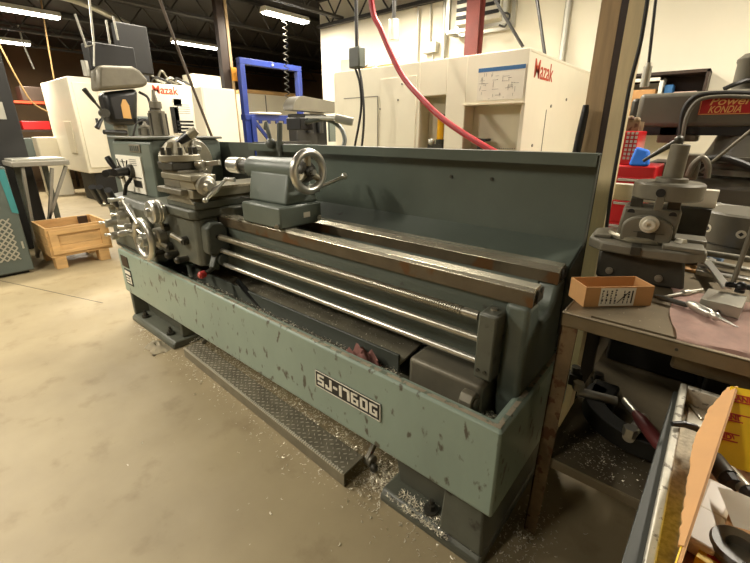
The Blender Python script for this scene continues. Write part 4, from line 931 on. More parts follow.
a = at(193, 78, 0, xl-.1); b = at(216, 70, 0, xl-.1)
o = MB().box(xl-.6, xl-.12, a.y, a.y+.75, zt+.001, zt+.28).build('roof_box', M_cream, None, .01, loc=(xl-.3, a.y+.3, zt)); tag(o, 'pale box standing on the roof of the left machining centre', 'box')
# cable clutter on its roof
CL = thing('cable_bundle', 'tangle of grey hoses lying on the left machine roof', 'hoses', (xl-.2, 4.2, zt))
for k in range(5):
    c = at(150+k*7, 74, 0, xl-.2); rr = random.Random(k)
    MB().tube(curve_pts([(xl-.3, c.y-.15, zt+.03), (xl-.2, c.y-.05, zt+.28*rr.uniform(.4, 1)), (xl-.25, c.y+.1, zt+.12), (xl-.15, c.y+.25, zt+.03)], 8), .025, 8).build('hose', [M_galv, M_cable, M_castgrey][k % 3], CL)
MB().box(xl-.5, xl-.2, at(146, 70, 0, xl).y-.1, at(150, 70, 0, xl).y+.05, zt, zt+.5).build('motor_block', M_blackmatt, CL, .01)

# ================================================================== DRILL / MILL HEAD BEHIND THE HEADSTOCK
xd = -4.3
def D(px, py, dx=0): return at(px, py, 0, xd+dx)
DM = thing('milling_machine', 'black milling head with grey belt cover and dark control box behind the headstock', 'milling machine', (-4.6, 1.7, 0))
c0_ = D(121, 105)
MB().box(-4.95, -4.55, c0_.y+.03, c0_.y+.33, 0, 1.50).build('column', M_machgrey, DM, .02)
a, b, c, d = D(103, 92), D(139, 88), D(142, 126), D(107, 124)
m = MB().hexa([(xd-.20, d.y+.03, d.z), (xd, d.y+.03, d.z), (xd, c.y-.03, c.z), (xd-.20, c.y-.03, c.z)], [(xd-.20, a.y, a.z), (xd, a.y, a.z), (xd, b.y, b.z+.0), (xd-.20, b.y, b.z)])
m.build('head_casting', M_black, DM, .05, 4)
a = D(126, 110, .004); MB().prism([(a.y-.034, a.z-.07), (a.y+.034, a.z-.075), (a.y+.034, a.z+.04), (a.y+.012, a.z+.09), (a.y-.012, a.z+.09), (a.y-.034, a.z+.04)], 0, xd-.001, xd+.006).build('head_label', M_signgold, DM, .001)
a, b, c, d = D(94, 65), D(138, 71), D(145, 84), D(96, 91)
m = MB()
m.prism([(d.y, d.z), (c.y-.02, c.z-.03), (c.y+.02, c.z+.02), (b.y, b.z), (b.y-.06, b.z+.03), (a.y+.03, a.z), (a.y, a.z-.04)], 0, xd-.15, xd+.06).build('belt_cover', M_castgrey, DM, .03, 3)
a, b = D(94, 66), D(136, 47); MB().box(xd-.22, xd-.05, a.y+.0, b.y, a.z-.02, a.z+.195).build('control_box', M_blackmatt, DM, .008)
a, b = D(124, 72, -.3), D(149, 27, -.3); m = MB().box(xd-.42, xd-.3, a.y, b.y-.02, a.z, b.z).build('motor_housing', M_blackmatt, DM, .012)
a = D(86, 60); MB().cyl((xd-.05, a.y, a.z-.12), (xd-.05, a.y, a.z), .026).build('capacitor', M_galv, DM)
for (p0, p1) in (((94, 45), (88, -12)), ((86, 46), (75, 14)), ((110, 44), (106, 20)), ((118, 40), (113, 16))):
    MB().tube([D(*p0), D(*p1)], .009, 8).build('conduit_stub', M_galv, DM)
m = MB().tube([D(85, 47), D(94, 44.5), D(94, 66)], .007, 8); m.build('bracket_wire', M_galv, DM)
a, b = D(103, 112, .05), D(84, 89, .10); qf = MB().tube([a, a+(b-a)*.5], .010, 10).build('quill_feed_lever', M_darkiron, DM); MB().tube([a+(b-a)*.45, b], .017, 12, rs=[.014, .02]).build('lever_grip', M_black, qf)
a, b = D(105, 113, .05), D(97, 128, .10); qf = MB().tube([a, a+(b-a)*.5], .010, 10).cyl(a-Vector((.06, 0, 0)), a+Vector((.02, 0, 0)), .035).build('quill_feed_lever', M_darkiron, DM); MB().tube([a+(b-a)*.45, b], .017, 12, rs=[.014, .02]).build('lever_grip', M_black, qf)
a, b = D(104, 132, .1), D(126, 133, .05); MB().tube([a, b], .025, 14, rs=[.02, .024]).build('table_lever', M_black, DM)
a = D(120, 122, -.1); MB().cyl((xd-.12, a.y, a.z-.14), (xd-.12, a.y, a.z), .055).build('quill', M_castgrey, DM)
MB().tube(curve_pts([D(139, 92, -.02), D(148, 98, .02), D(151, 112, .03), D(148, 122, .02)], 8), .012, 10).build('head_cable', M_cable, DM)
a = D(145, 122, .02); MB().box(xd-.05, xd+.06, a.y-.04, a.y+.05, a.z-.04, a.z+.03).build('switch_box', M_black, DM, .01)
MB().tube(curve_pts([D(143, 120, .06), D(137, 123, .08), D(134, 132, .08), D(133, 140, .06)], 8), .009, 8).build('head_cable', M_cable, DM)
# tool holders standing on the headstock
for k, (px, r_, h_, lab) in enumerate(((160, .055, .30, 'tall grey tool holder standing on the headstock top'), (146, .045, .10, 'short grey tool holder standing on the headstock top'))):
    c = at(px, 133, 1, 1.30); t = thing('tool_holder', lab, 'tool holder', (c.x, 1.30, 1.322), 'tool holders on the headstock')
    MB().lathe([(0, r_), (h_*.55, r_*.95), (h_*.56, r_*.55), (h_*.60, r_*.55), (h_*.61, r_*.75), (h_*.75, r_*.7), (h_*.76, r_*.35), (h_, r_*.15)], (c.x, 1.30, 1.323), (0, 0, 1), 20).build('holder_body', M_castgrey, t)
    m = MB()
    for a in range(6): m.box(c.x+r_*.98*math.cos(a)-.006, c.x+r_*.98*math.cos(a)+.006, 1.30+r_*.98*math.sin(a)-.006, 1.30+r_*.98*math.sin(a)+.006, 1.33, 1.323+h_*.5)
    m.build('holder_flutes', M_darkiron, t)

# ================================================================== GREY-GREEN MACHINE AND BAR TABLE AT THE LEFT EDGE
xg = -5.14
GM = thing('lathe_cabinet', 'grey-green machine cabinet with teal stripe and grille at the left picture edge', 'machine', (-5.6, .3, 0))
MB().box(-6.0, xg, -.6, .70, .03, 1.045).build('cabinet', M_machgrey, GM, .012)
MB().box(-5.95, xg-.05, -.55, .66, 0, .03).build('plinth', M_blackmatt, GM)
MB().hexa([(xg, .655, .62), (xg+.004, .655, .62), (xg+.004, .703, .60), (xg, .703, .60)], [(xg, .635, 1.02), (xg+.004, .635, 1.02), (xg+.004, .690, 1.02), (xg, .690, 1.02)]).build('teal_stripe', M_teal, GM)
g = MB()
for i in range(7):
    for j in range(7):
        y, z = .27+i*.05, .16+j*.058
        if y+.05 > .63: continue
        g.bar((xg+.004, y, z), (xg+.004, y+.05, z+.058), .006, .012).bar((xg+.005, y, z+.058), (xg+.005, y+.05, z), .006, .012)
g.build('grille', M_galv, GM)
MB().box(xg, xg+.006, .52, .56, .70, .80).build('door_lock', M_blackmatt, GM); MB().box(xg, xg+.006, .655, .67, .26, .33).build('vent_slot', M_galv, GM)
MB().prism([(-.6, 1.047), (.67, 1.047), (.68, 1.15), (.60, 1.24), (.45, 1.28), (-.6, 1.28)], 0, -6.0, xg-.02).build('chuck_guard', M_cream, GM, .02, 3)
xs_ = -6.2
MB().box(-6.9, -6.25, at(0, 90, 0, xs_).y-.3, at(20, 120, 0, xs_).y, 0, at(10, 50, 0, xs_).z).build('rear_cabinet', M_blackmatt, GM, .01)
a = at(3, 117, 0, -6.1); MB().box(-6.25, -6.24, a.y-.12, a.y+.05, a.z-.02, a.z+.16).build('keypad', M_galv, GM)
BT = thing('bar_table', 'grey metal stand with crossed legs beyond the pallet crate', 'stand', (-6.0, 1.0, 0))
M_dullgrey = mat('dull_grey_steel', rgb(140, 136, 124), .5, .3, .1, 8)
a, b = at(10, 160, 0, -5.7), at(70, 163, 0, -5.7)
MB().box(-6.2, -5.7, a.y, b.y, b.z-.02, b.z+.035).build('top_rail', M_dullgrey, BT, .008)
MB().box(-6.15, -5.75, a.y+.02, b.y-.02, b.z+.035, b.z+.06).build('bar_tray', M_galv, BT, .004)
for (p0, p1) in (((66, 166), (28, 226)), ((52, 168), (40, 215)), ((22, 166), (30, 230))):
    a_, b_ = at(*p0, 0, -5.75), at(*p1, 0, -5.75); m = MB(); m.bar((-5.75, a_.y, a_.z), (-5.75, b_.y, max(.0, b_.z-.35)), .05, .03); m.build('leg', M_dullgrey, BT, .004)
for y in (a.y+.1, b.y-.15): MB().bar((-6.15, y, 0), (-6.15, y, b.z-.02), .05, .05).build('leg', M_panelgrey, BT)

# ---- wooden pallet crate
PC = thing('pallet_crate', 'raw wooden crate on pallet feet standing on the floor left of the lathe', 'crate', (-5.3, 1.1, 0))
px0, px1, py0, py1 = -5.62, -5.06, .845, 1.40
for y in (py0+.0, py1-.16):
    for x in (px0, px1-.12): MB().box(x, x+.12, y+.02, y+.12, 0, .125).build('pallet_foot', M_wood, PC, .004)
MB().box(px0, px1, py0, py1, .125, .15).build('deck', M_wood, PC, .003)
m = MB()
for k in range(3): m.box(px1-.02, px1, py0, py1, .152+k*.095, .152+k*.095+.092)
m.build('front_boards', M_wood, PC, .003)
MB().box(px1, px1+.018, py0+.02, py1-.02, .36, .41).box(px1, px1+.018, py0+.02, py1-.02, .155, .19).box(px1, px1+.018, py0+.02, py0+.09, .19, .36).box(px1, px1+.018, py1-.09, py1-.02, .19, .36).build('front_battens', M_wood, PC, .003)
m = MB()
for k in range(3): m.box(px0, px1-.02, py0, py0+.02, .152+k*.095, .152+k*.095+.092)
m.build('side_boards', M_wood, PC, .003)
m = MB()
for k in range(3): m.box(px0, px1-.02, py1-.02, py1, .152+k*.095, .152+k*.095+.092)
m.build('side_boards', M_wood, PC, .003)
m = MB()
for k in range(3): m.box(px0, px0+.02, py0+.02, py1-.02, .152+k*.095, .152+k*.095+.092)
m.build('back_boards', M_wood, PC, .003)
MB().box(px0+.02, px0+.05, py1-.14, py1-.05, .15, .43).build('inner_cleat', M_steelpost, PC)

# ---- far storage rack at the left
SRK = thing('storage_rack', 'dark storage rack with red and tan boxes far at the left', 'rack', (-12.4, 2.4, 0))
for z in (.75, 1.35, 1.95): MB().box(-12.8, -12.1, 1.4, 3.1, z, z+.05).build('shelf', M_redprint if z > 1.9 else M_steelpost, SRK)
for y in (1.42, 3.05):
    for x in (-12.78, -12.14): MB().box(x, x+.05, y, y+.05, 0, 2.4).build('upright', M_steelpost, SRK)
rr = random.Random(3)
for k, (z, y, w_, h_, mm, lab) in enumerate(((1.401, 1.75, .5, .30, M_card, 'tan box on the middle shelf of the far storage rack'), (1.401, 2.4, .5, .18, M_redpaint, 'red box on the middle shelf of the far storage rack'), (.801, 2.3, .7, .42, M_machgrey, 'grey box on the low shelf of the far storage rack'), (2.001, 2.5, .45, .30, M_steelpost, 'dark bin on the top shelf of the far storage rack'))):
    o = MB().box(-12.6, -12.12, y-w_/2, y+w_/2, z, z+h_).build('storage_box', mm, None, .01, loc=(-12.36, y, z)); tag(o, lab, 'box')
o = MB().box(-11.6, -11.2, 2.15, 2.6, 0, 1.25).build('white_cabinet', M_cream, None, .02, loc=(-11.4, 2.4, 0)); tag(o, 'low white cabinet in front of the far storage rack', 'cabinet')

# ================================================================== BLUE PRESS FRAME, WHITE CABIN, GREY GRINDER
xb = -6.2
def B_(px, py): return at(px, py, 0, xb)
BF_ = thing('press_frame', 'blue steel shop press frame standing behind the lathe guard', 'press frame', (xb, 4.55, 0))
a, b = B_(240.5, 64), B_(298, 74); yl, yr, zt_ = a.y, b.y, a.z
for y in (yl, yr):
    MB().box(xb-.05, xb+.05, y-.045, y+.045, .05, zt_).build('upright', M_bluepaint, BF_, .006)
    MB().bar((xb-.35, y, .03), (xb+.35, y, .03), .09, .06).build('foot', M_bluepaint, BF_)
MB().box(xb-.05, xb+.05, yl-.045, yr+.045, zt_, zt_+.09).build('head_beam', M_bluepaint, BF_, .006)
z2 = B_(270, 117).z
MB().box(xb-.07, xb+.07, yl-.05, yr+.05, z2-.06, z2+.03).build('table_beam', M_bluepaint, BF_, .006)
MB().box(xb+.02, xb+.09, yl+.05, yl+.13, .05, z2).build('inner_post', M_bluepaint, BF_, .004)
MB().bar((xb+.05, yl+.1, z2-.05), (xb+.05, yl+.42, z2-.42), .04, .05).build('brace', M_bluepaint, BF_)
for k in range(5): MB().box(xb+.05, xb+.075, yl+.2+k*.17, yl+.26+k*.17, z2-.11, z2-.06).build('table_lug', M_bluepaint, BF_)
MB().cyl((xb+.05, (yl+yr)/2, zt_+.045), (xb+.06, (yl+yr)/2, zt_+.045), .02).build('beam_bolt', M_galv, BF_)
o = MB().box(xb-.2, xb+.15, yl+.15, yl+.62, z2+.031, z2+.07).build('white_bag', M_whiteplastic, None, .02, loc=(xb, yl+.4, z2+.031)); tag(o, 'white sheet bundle resting on the blue press table beam', 'bundle')
xc = -9.0
a, b = at(245, 93, 0, xc), at(325, 88, 0, xc)
WC = thing('partition_cabin', 'white panelled enclosure with wooden top edge behind the blue press', 'enclosure', (xc-1, 6.6, 0))
zc = at(265, 91, 0, xc).z
MB().box(xc-1.4, xc, a.y, a.y+1.55, 0, zc-.08).build('panel', M_cream, WC, .004)
MB().box(xc-1.42, xc+.03, a.y-.02, a.y+1.58, zc-.08, zc).build('top_trim', M_wood, WC, .004)
MB().box(xc, xc+.015, a.y+.55, a.y+.57, .1, zc-.1).build('panel_joint', M_greyline, WC)
MB().box(xc-1.4, xc+.4, a.y+1.6, a.y+3.2, 0, zc-.22).build('side_panel', M_wall, WC, .004)
xg2 = -5.0
def G(px, py, dx=0): return at(px, py, 0, xg2+dx)
GR = thing('surface_grinder', 'grey machine with rounded cover between blue press and back wall', 'machine', (-5.3, 4.1, 0))
a, b = G(293, 104), G(336, 112)
pr = [(a.y, b.z+.0)]
for k in range(9): pr.append((a.y+.20-.20*math.cos(PI/2*k/8), b.z+.0+.20*math.sin(PI/2*k/8)))
pr += [(b.y, b.z+.15), (b.y, b.z-.02)]
MB().prism(pr, 0, xg2-.25, xg2).build('rounded_cover', M_mill, GR, .006)
a, b = G(300, 113), G(334, 148); MB().box(xg2-.3, xg2-.1, a.y, b.y-.05, .5, a.z-.005).build('dark_cabinet', M_blackmatt, GR, .01)
MB().box(xg2-.6, xg2-.05, a.y-.25, b.y+.2, 0, 1.12).build('base', M_blackmatt, GR, .01)
for px in (312, 322): c = G(px, 125, .0); MB().cyl((xg2-.05, c.y, c.z-.12), (xg2-.05, c.y, c.z+.12), .05).build('bellows', M_black, GR)
a = G(265, 135); MB().box(xg2-.1, xg2+.05, a.y-.15, a.y+.8, 1.10, 1.22).build('table', M_blackmatt, GR, .006)
c = G(313, 108, 0)
MB().box(xg2-.02, xg2+.02, b.y-.1, b.y+.05, 1.2, 1.55).build('side_post', M_machgrey, GR)

# ================================================================== PIPES, CAGE AND CABINET ON THE BACK WALL
for k, (px0, py0, px1, py1, lab) in enumerate(((446, 0, 443, 62, 'vertical galvanised conduit on the back wall left of the hanging cage'), (570, 0, 561, 60, 'vertical galvanised conduit on the back wall beside the timber post'), (418, 0, 417, 62, 'thin conduit on the back wall above the cream machine'))):
    a = at(px1, py1, 1, 5.55); r_ = .035 if k < 2 else .018
    o = MB().cyl((a.x, 5.55, 1.2), (a.x, 5.55, 3.55), r_, n=14).build('wall_conduit', M_galv, None, 0, loc=(a.x, 5.55, 1.2)); tag(o, lab, 'conduit')
a = at(431, 48, 1, 5.55); o = MB().box(a.x-.11, a.x+.11, 5.50, 5.599, a.z-.07, a.z+.07).cyl((a.x-.04, 5.57, a.z+.07), (a.x-.04, 5.57, 3.5), .014, n=10).cyl((a.x+.02, 5.57, 1.3), (a.x+.02, 5.57, a.z-.07), .014, n=10).build('junction_box', M_galv, None, .006, loc=(a.x, 5.55, a.z)); tag(o, 'grey junction box on the back wall above the cream machine', 'junction box')
HC = thing('hanging_heater', 'hanging unit heater in a pale frame at the top behind the red column', 'heater', at(480, 20, 1, 5.1))
yc = 5.43
a, b = at(453, 26, 1, yc), at(509, 20, 1, yc); z0h = at(470, 30, 1, yc).z-.02; z1h = z0h+1.0
for x in (a.x, b.x):
    for y in (yc-.13, yc+.13): MB().box(x-.025, x+.025, y-.025, y+.025, z0h, z1h).build('frame_post', M_galv, HC)
for z in (z0h, z1h):
    MB().box(a.x, b.x, yc-.15, yc-.11, z-.02, z+.02).box(a.x, b.x, yc+.11, yc+.15, z-.02, z+.02).box(a.x-.02, a.x+.02, yc-.13, yc+.13, z-.02, z+.02).box(b.x-.02, b.x+.02, yc-.13, yc+.13, z-.02, z+.02).build('frame_rail', M_galv, HC)
MB().box(a.x+.08, b.x-.08, yc-.08, yc+.1, z0h+.08, z1h-.05).build('heater_body', M_alu, HC, .01)
m = MB()
for k in range(9): m.box(a.x+.1, b.x-.1, yc-.1, yc-.08, z0h+.14+k*.09, z0h+.18+k*.09)
m.build('heater_louvre', M_blackmatt, HC)
MB().tube(curve_pts([(b.x, yc-.2, z0h+.1), (b.x+.09, yc-.2, z0h+.06), (b.x+.05, yc-.2, z0h-.05), (b.x-.03, yc-.2, z0h-.03)], 6), .012, 8).build('cable_loop', M_cable, HC)
for x in (a.x, b.x): MB().cyl((x, yc, z1h), (x, yc, 3.6), .015).build('hanger', M_joist, HC)
WCB = thing('wall_cabinet', 'open dark wall cabinet with two bays on the back wall above the mill', 'cabinet', at(670, 80, 1, 5.45))
a, b = at(622, 71, 1, 5.25), at(711, 68, 1, 5.25); zT = b.z; zB = zT-.55
m = MB().box(a.x, b.x, 5.25, 5.59, zT-.03, zT).box(a.x, b.x, 5.25, 5.59, zB, zB+.03).box(a.x, b.x, 5.56, 5.59, zB, zT).box(b.x-.025, b.x, 5.25, 5.59, zB, zT).box(a.x, a.x+.025, 5.25, 5.59, zB, zT)
m.build('cabinet_shell', M_steelpost, WCB, .003)
c = at(665, 74, 1, 5.25); MB().box(a.x+.03, c.x, 5.245, 5.30, zT-.08, zT-.05).box(c.x-.03, c.x, 5.245, 5.5, zB, zT-.05).box(a.x+.03, c.x-.03, 5.5, 5.52, zB+.03, zT-.08).build('white_frame', M_white, WCB)
o = MB().box(a.x+.06, c.x-.06, 5.32, 5.49, zB+.031, zT-.15).build('storage_box', M_card, None, .005, loc=((a.x+c.x)/2, 5.4, zB+.03)); tag(o, 'brown carton in the left bay of the wall cabinet', 'box')
o = MB().box(c.x+.10, b.x-.07, 5.30, 5.5, zB+.031, zT-.19).build('storage_box', M_pink, None, .005, loc=((b.x+c.x)/2, 5.4, zB+.03)); tag(o, 'pinkish carton in the right bay of the wall cabinet', 'box')
o = MB().box(c.x+.015, c.x+.085, 5.30, 5.5, zB+.031, zT-.12).build('binder', M_blueprint, None, .003, loc=(c.x+.05, 5.4, zB+.03)); tag(o, 'dark blue binder standing in the wall cabinet', 'binder')

# ================================================================== KNEE MILL
yk = 3.0
def K(px, py, y=yk): return at(px, py, 1, y)
KM = thing('knee_mill', 'large grey knee mill with red name sign on its ram, right of the post', 'milling machine', (.25, 3.3, 0))
a, b = K(641, 93), K(636, 123); zt, zb = K(700, 91).z, K(700, 127).z
MB().prism([(a.x, yk), (1.6, yk), (1.6, yk+.36), (a.x, yk+.36), (a.x-.03, yk+.18)], 2, zb, zt).build('ram', M_mill, KM, .025, 3)
MB().box(a.x+.02, 1.6, yk+.02, yk+.34, zb-.045, zb).build('ram_dovetail', M_blackmatt, KM)
MB().box(a.x-.05, a.x+.01, yk+.05, yk+.31, zb+.01, zt-.02).build('ram_end_cap', M_darkiron, KM, .02)
s0, s1 = K(697.5, 115), K(775, 97); 
SGN = MB().box(s0.x, s0.x+.42, yk-.006, yk-.0005, zt-.125, zt-.028).build('name_sign', M_signred, KM, .002)
sg = MB(); x0, x1, z0, z1 = s0.x+.003, s0.x+.417, zt-.123, zt-.030
sg.box(x0, x1, yk-.0075, yk-.0058, z0, z0+.003).box(x0, x1, yk-.0075, yk-.0058, z1-.003, z1).box(x0, x0+.003, yk-.0075, yk-.0058, z0, z1).box(x1-.003, x1, yk-.0075, yk-.0058, z0, z1).build('sign_border', M_signgold, SGN)
text('Powermill', 'sign_lettering', .05, (s0.x+.178, yk-.0065, zt-.056), FRONT, M_signgold, SGN, bold=.0006, shear=.25, fit=(.27, .040))
text('KONDIA', 'sign_lettering', .05, (s0.x+.112, yk-.0065, zt-.098), FRONT, M_signgold, SGN, bold=.0008, shear=.3, fit=(.137, .036))
c = K(741, 85, yk+.2); MB().lathe([(0, .085), (.02, .075), (.025, .07), (.15, .07), (.16, .076), (.175, .076), (.20, .05)], (c.x+.03, yk+.2, zt-.01), (0, 0, 1), 32).build('motor', M_mill, KM)
MB().tube(curve_pts([(c.x-.07, yk+.1, zt+.01), (c.x-.03, yk+.1, zt+.03), (c.x+.03, yk+.13, zt+.05), (c.x+.08, yk+.11, zt+.02)], 6), .012, 8).build('motor_cable', M_cable, KM)
tc = K(748, 140, yk+.2); tx = .13
MB().lathe([(0, .27), (.03, .27), (.035, .25), (.06, .25), (.07, .29), (.10, .29), (.10, .24), (.15, .22), (.21, .20)], (tx, yk+.2, zb-.255), (0, 0, 1), 56).build('turret', M_mill, KM)
pr = [(-.26+tx, yk-.06)]
MB().hexa([(-.16, yk-.06, 0), (.6, yk-.06, 0), (.6, yk+.5, 0), (-.16, yk+.5, 0)], [(-.15, yk-.06, zb-.27), (.5, yk-.06, zb-.27), (.5, yk+.45, zb-.27), (-.15, yk+.45, zb-.27)]).build('column', M_mill, KM, .06, 4)
MB().tube(curve_pts([K(672, 168, yk-.03), K(679, 140, yk-.03), K(683, 112, yk-.02), K(695, 97, yk-.015), K(720, 93, yk-.012), K(760, 93.5, yk-.012)], 8), .012, 10).build('ram_hose', M_cable, KM)
MB().tube(curve_pts([K(675, 168, yk-.06), K(682, 140, yk-.06), K(687, 116, yk-.05), K(699, 100.5, yk-.04), K(722, 96.5, yk-.03), K(760, 97.5, yk-.03)], 8), .010, 10).build('ram_hose', M_mill, KM)
MB().tube([K(700, 172, yk-.15), K(755, 127, yk-.15)], .008, 10).build('ram_lever', M_castgrey, KM)
MB().tube(curve_pts([K(701, 160, yk-.1), K(722, 158, yk-.12), K(740, 163, yk-.12), K(760, 172, yk-.12)], 8), .018, 10).build('column_cable', M_cable, KM)
JB = K(690, 165, yk-.12); MB().box(JB.x-.04, JB.x+.045, yk-.14, yk-.06, JB.z-.08, JB.z+.06).build('switch_box', M_castgrey, KM, .008)
MB().tube(curve_pts([K(688, 176, yk-.16), K(694, 164, yk-.16), K(703, 158, yk-.16), K(708, 166, yk-.16), K(707, 178, yk-.16)], 8), .016, 10).build('cable_loop', M_castgrey, KM)
for px, py, w_, h_ in ((668, 134, .10, .10), (690, 137, .08, .05)): c = K(px, py, yk+.05); MB().box(c.x-w_/2, c.x+w_/2, yk+.02, yk+.15, c.z-h_/2, c.z+h_/2).build('slide_bracket', M_castgrey, KM, .01)
c = K(660, 150, yk+.02); MB().box(c.x-.05, c.x+.25, yk+.05, yk+.4, 0.3, zb-.2).build('power_cabinet', M_darkiron, KM, .01)
MB().tube([K(668, 175, yk-.2), K(679, 141, yk-.2)], .02, 10).build('draw_bar_hose', M_cable, KM)

# ================================================================== RED TOOL CHEST BEHIND THE POST
yt = 2.62
def T(px, py, y=yt): return at(px, py, 1, y)
zl = T(635, 166).z; xr = T(656, 170).x
RC = thing('tool_chest', 'red tool chest with drawers standing behind the bench and pale trim board', 'tool chest', (-.33, 2.75, 0))
MB().box(-.47, xr, yt, yt+.36, .08, zl).build('lower_chest', M_redpaint, RC, .008)
for k in range(4):
    zz = zl-.05-(k+1)*.13
    d_ = MB().box(-.455, xr-.015, yt-.008, yt, zz, zz+.12).build('drawer', M_redpaint, RC, .004)
    MB().box(-.44, xr-.03, yt-.014, yt-.007, zz+.098, zz+.112).build('drawer_pull', M_galv, d_, .002)
b_ = T(642, 131); MB().box(-.47, b_.x-.02, yt+.06, yt+.34, zl, b_.z).build('upper_chest', M_redpaint, RC, .006)
m = MB()
for k in range(3):
    for j in range(7): m.box(b_.x-.075+k*.02, b_.x-.063+k*.02, yt+.055, yt+.06, zl+.03+j*.022, zl+.044+j*.022)
m.build('peg_slots', M_galv, RC)
c = T(626, 179); text('TOOLS', 'maker_relief', .02, (c.x, yt-.001, zl-.028), FRONT, M_galv, RC) if False else None
for x in (-.43, xr-.04):
    for y in (yt+.05, yt+.31): MB().cyl((x-.015, y, .04), (x+.015, y, .04), .04).build('caster', M_blackmatt, RC)
c = T(643, 153, yt+.1)
BG = MB().hexa([(c.x-.045, yt+.0, zl+.001), (c.x+.05, yt+.0, zl+.001), (c.x+.05, yt+.055, zl+.001), (c.x-.045, yt+.055, zl+.001)], [(c.x-.03, yt+.03, zl+.10), (c.x+.035, yt+.02, zl+.085), (c.x+.04, yt+.055, zl+.08), (c.x-.03, yt+.055, zl+.10)])
o = BG.build('blue_rag', M_blueglove, None, .012, loc=(c.x, yt+.06, zl)); tag(o, 'bright blue cloth piled on the red tool chest', 'cloth')
a_, b__ = T(643, 161, yt-.05), T(677, 141, yt-.05)
o = MB().tube([a_, a_+(b__-a_)*.6, b__], .015, 12, rs=[.008, .013, .015]).ball(b__+(b__-a_)*.05, .022, 8).build('grease_gun', M_darkiron, None, loc=a_); tag(o, 'dark rod with bright tip leaning over the red tool chest', 'tool')
c = T(632, 126, yt+.2)
o = MB().box(c.x-.02, c.x+.05, yt+.10, yt+.26, b_.z+.001, b_.z+.05).ball((c.x-.0, yt+.12, b_.z+.06), .022, 8).ball((c.x+.03, yt+.12, b_.z+.055), .02, 8).build('spray_can', M_rust, None, loc=(c.x, yt+.18, b_.z)); tag(o, 'small rusty clutter piece on the upper red chest', 'hardware')

# ================================================================== HANGING HOSES AND CABLES
def hang(name, label, cat, pts, r, m, extra=None):
    P0 = pts[0]; o = MB().tube(curve_pts(pts, 10), r, 10).build(name, m, None, loc=P0); tag(o, label, cat); return o
yh = 2.4
def H_(px, py, y=yh): return at(px, py, 1, y)
top = H_(371, 0)
hang('air_hose', 'red rubber air hose curving down in front of the big cream machine', 'hose', [(top.x-.15, yh, 3.6), (top.x-.09, yh, 2.9), top, H_(381, 30), H_(400, 72), H_(421, 98), H_(447, 122), H_(493, 151), H_(545, 175)], .019, M_hosered)
c = H_(357, 57, 2.7)
PB = thing('pendant_socket', 'grey pendant socket box hanging on a black cable before the cream machine', 'socket', (c.x, 2.7, c.z-.08))
MB().box(c.x-.06, c.x+.06, 2.66, 2.74, c.z-.085, c.z+.07).build('socket_box', M_panelgrey, PB, .012)
MB().cyl((c.x, 2.7, c.z+.07), (c.x, 2.7, 3.6), .015, n=10).build('drop_cable', M_cable, PB)
MB().tube(curve_pts([(c.x-.02, 2.7, c.z-.08), H_(360, 85, 2.7), H_(361, 110, 2.7), H_(355, 145, 2.7), (H_(350, 170, 2.7))], 8), .010, 8).build('cord', M_cable, PB)
MB().tube(curve_pts([(c.x+.02, 2.7, c.z-.08), H_(362, 85, 2.7), H_(364, 115, 2.7), H_(362, 145, 2.7), H_(358, 170, 2.7)], 8), .010, 8).build('cord', M_cable, PB)
c = H_(394, 29, 3.4)
PS = thing('pendant_plug', 'pale cord connector hanging near the red hose above the cream machine', 'connector', (c.x, 3.4, c.z-.12))
MB().cyl((c.x, 3.4, c.z-.10), (c.x, 3.4, c.z+.08), .05).build('connector_body', M_galv, PS, .008); MB().cyl((c.x, 3.4, c.z+.08), (c.x, 3.4, 3.6), .018, n=10).build('drop_cable', M_cable, PS)
c = at(286, 60, 0, -5.9); y_ = c.y
pts = []
for k in range(260):
    t_ = k/259; a = 2*PI*k/14; pts.append((-5.9+.035*math.cos(a), y_+.035*math.sin(a)+.02*math.sin(t_*5), 3.55-(3.55-1.85)*t_))
o = MB().tube(pts, .007, 6).build('coiled_air_hose', M_darkiron, None, loc=pts[0]); tag(o, 'coiled grey air hose hanging in front of the blue press frame', 'hose')
hang('power_cable', 'thin black cable slanting from the roof onto the cream machine corner', 'cable', [H_(478, -30, 3.3), H_(495, 0, 3.3), H_(523, 47, 3.3)], .012, M_cable)
hang('power_cable', 'thin black cable dropping behind the cream machine side near the timber post', 'cable', [H_(531, -30, 4.6), H_(537, 0, 4.6), H_(545, 56, 4.6)], .016, M_cable)
def V_(px, py, x=-4.2): return at(px, py, 0, x)
hang('power_cable', 'long dark strap slanting down in front of the left machining centre', 'cable', [V_(152, -25), V_(160, 0), V_(186, 70), V_(214, 142)], .014, mat('dark_brown_strap', rgb(74, 62, 50), .6, 0, .1, 6))
hang('power_cable', 'tan cable dropping from the roof onto the left machining centre corner', 'cable', [V_(38, -25, -9.3), V_(41, 0, -9.3), V_(47, 38, -9.3), V_(54, 79, -9.3)], .012, M_tan)
hang('power_cable', 'tan cable swagging down behind the dark cabinet at the left edge', 'cable', [V_(-12, 25, -9), V_(0, 46, -9), V_(18, 80, -9), V_(32, 102, -9), V_(48, 112, -9)], .012, M_tan)
hang('power_cable', 'thin pale cable hanging beyond the tan cables at the left', 'cable', [V_(18, 25, -11), V_(24, 45, -11), V_(34, 69, -11)], .015, M_galv)
hang('power_cable', 'thick black cable running down beside the pale trim board', 'cable', [H_(651, -30, 1.775), H_(647.5, 0, 1.775), H_(640, 45, 1.775), H_(630, 85, 1.775), H_(622, 130, 1.775), H_(610, 200, 1.775), H_(603, 260, 1.775)], .0065, M_cable)
c = H_(646, 77, 2.2)
PL = thing('hanging_plug', 'small pale cord plug hanging on a thin wire beside the trim board', 'plug', (c.x, 2.2, c.z-.05))
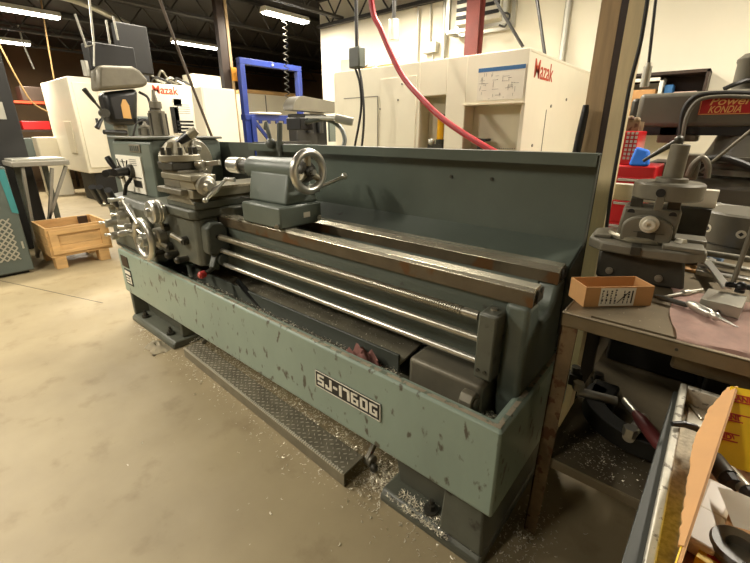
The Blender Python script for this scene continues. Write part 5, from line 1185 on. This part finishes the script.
MB().cyl((c.x, 2.2, c.z-.04), (c.x, 2.2, c.z+.04), .017).cyl((c.x, 2.2, c.z+.04), (c.x, 2.2, c.z+.055), .010).build('plug_body', M_galv, PL); t_ = H_(658, -20, 2.2); MB().tube([(c.x, 2.2, c.z+.05), t_, (t_.x+.0, 2.2, 3.6)], .006, 8).build('wire', M_cable, PL)
c = H_(585, 108, 1.74)
o = MB().tube([H_(586, 105, 1.74), H_(585, 112, 1.74), H_(580, 135, 1.74), H_(576, 154, 1.74)], .015, 12, rs=[.010, .013, .015, .015]).build('cable_boot', M_black, None, loc=H_(580, 135, 1.74)); tag(o, 'black rubber handle hung on the timber post above the guard corner', 'handle')
hang('ceiling_duct', 'pale roof brace running under the dark ceiling above the milling head', 'pipe', [at(-10, -12, 2, 3.3), at(70, -2, 2, 3.3), at(135, 28, 2, 3.3)], .06, M_galv)

xw = -5.75; a_, b_ = at(204, 110, 0, xw), at(236.5, 110, 0, xw); zt_ = at(218, 88, 0, xw).z
WPN = thing('white_cabinet', 'tall white cabinet standing before the dark column beside the blue press frame', 'cabinet', (xw-.15, (a_.y+b_.y)/2, 0))
MB().box(xw-.3, xw, a_.y, b_.y, .02, zt_).build('cabinet_body', M_cream, WPN, .006)
MB().box(xw, xw+.012, a_.y+.012, b_.y-.012, .08, zt_-.015).build('door', M_cream, WPN, .003)
MB().box(xw+.012, xw+.022, b_.y-.05, b_.y-.035, .95, 1.12).build('door_handle', M_galv, WPN, .002)
a_ = at(233, 74, 0, -6.36); o = MB().box(-6.375, -6.365, a_.y-.02, a_.y+.075, a_.z-.1, a_.z+.1).build('orange_tag', M_yellowtag, None, .001, loc=(-6.37, a_.y, a_.z)); tag(o, 'small orange tag fixed on the dark column left of the blue press', 'tag')


# ------------------------------------------------------------------ camera
cd = bpy.data.cameras.new('camera'); cam = bpy.data.objects.new('camera', cd); COL.objects.link(cam)
cam.location = CAM; cam.rotation_euler = (rad(90)-PITCH, 0, YAW)
cd.sensor_width = 36; cd.lens = CF/750*36; cd.shift_x = -2/750; cd.shift_y = -11.5/750; cd.clip_start = .05
S.camera = cam
S.view_settings.view_transform = 'Standard'; S.view_settings.look = 'None'; S.view_settings.gamma = 1; S.view_settings.exposure = 0.32
S.view_settings.use_curve_mapping = False
S.cycles.use_denoising = True; S.cycles.max_bounces = 8; S.cycles.sample_clamp_indirect = 6
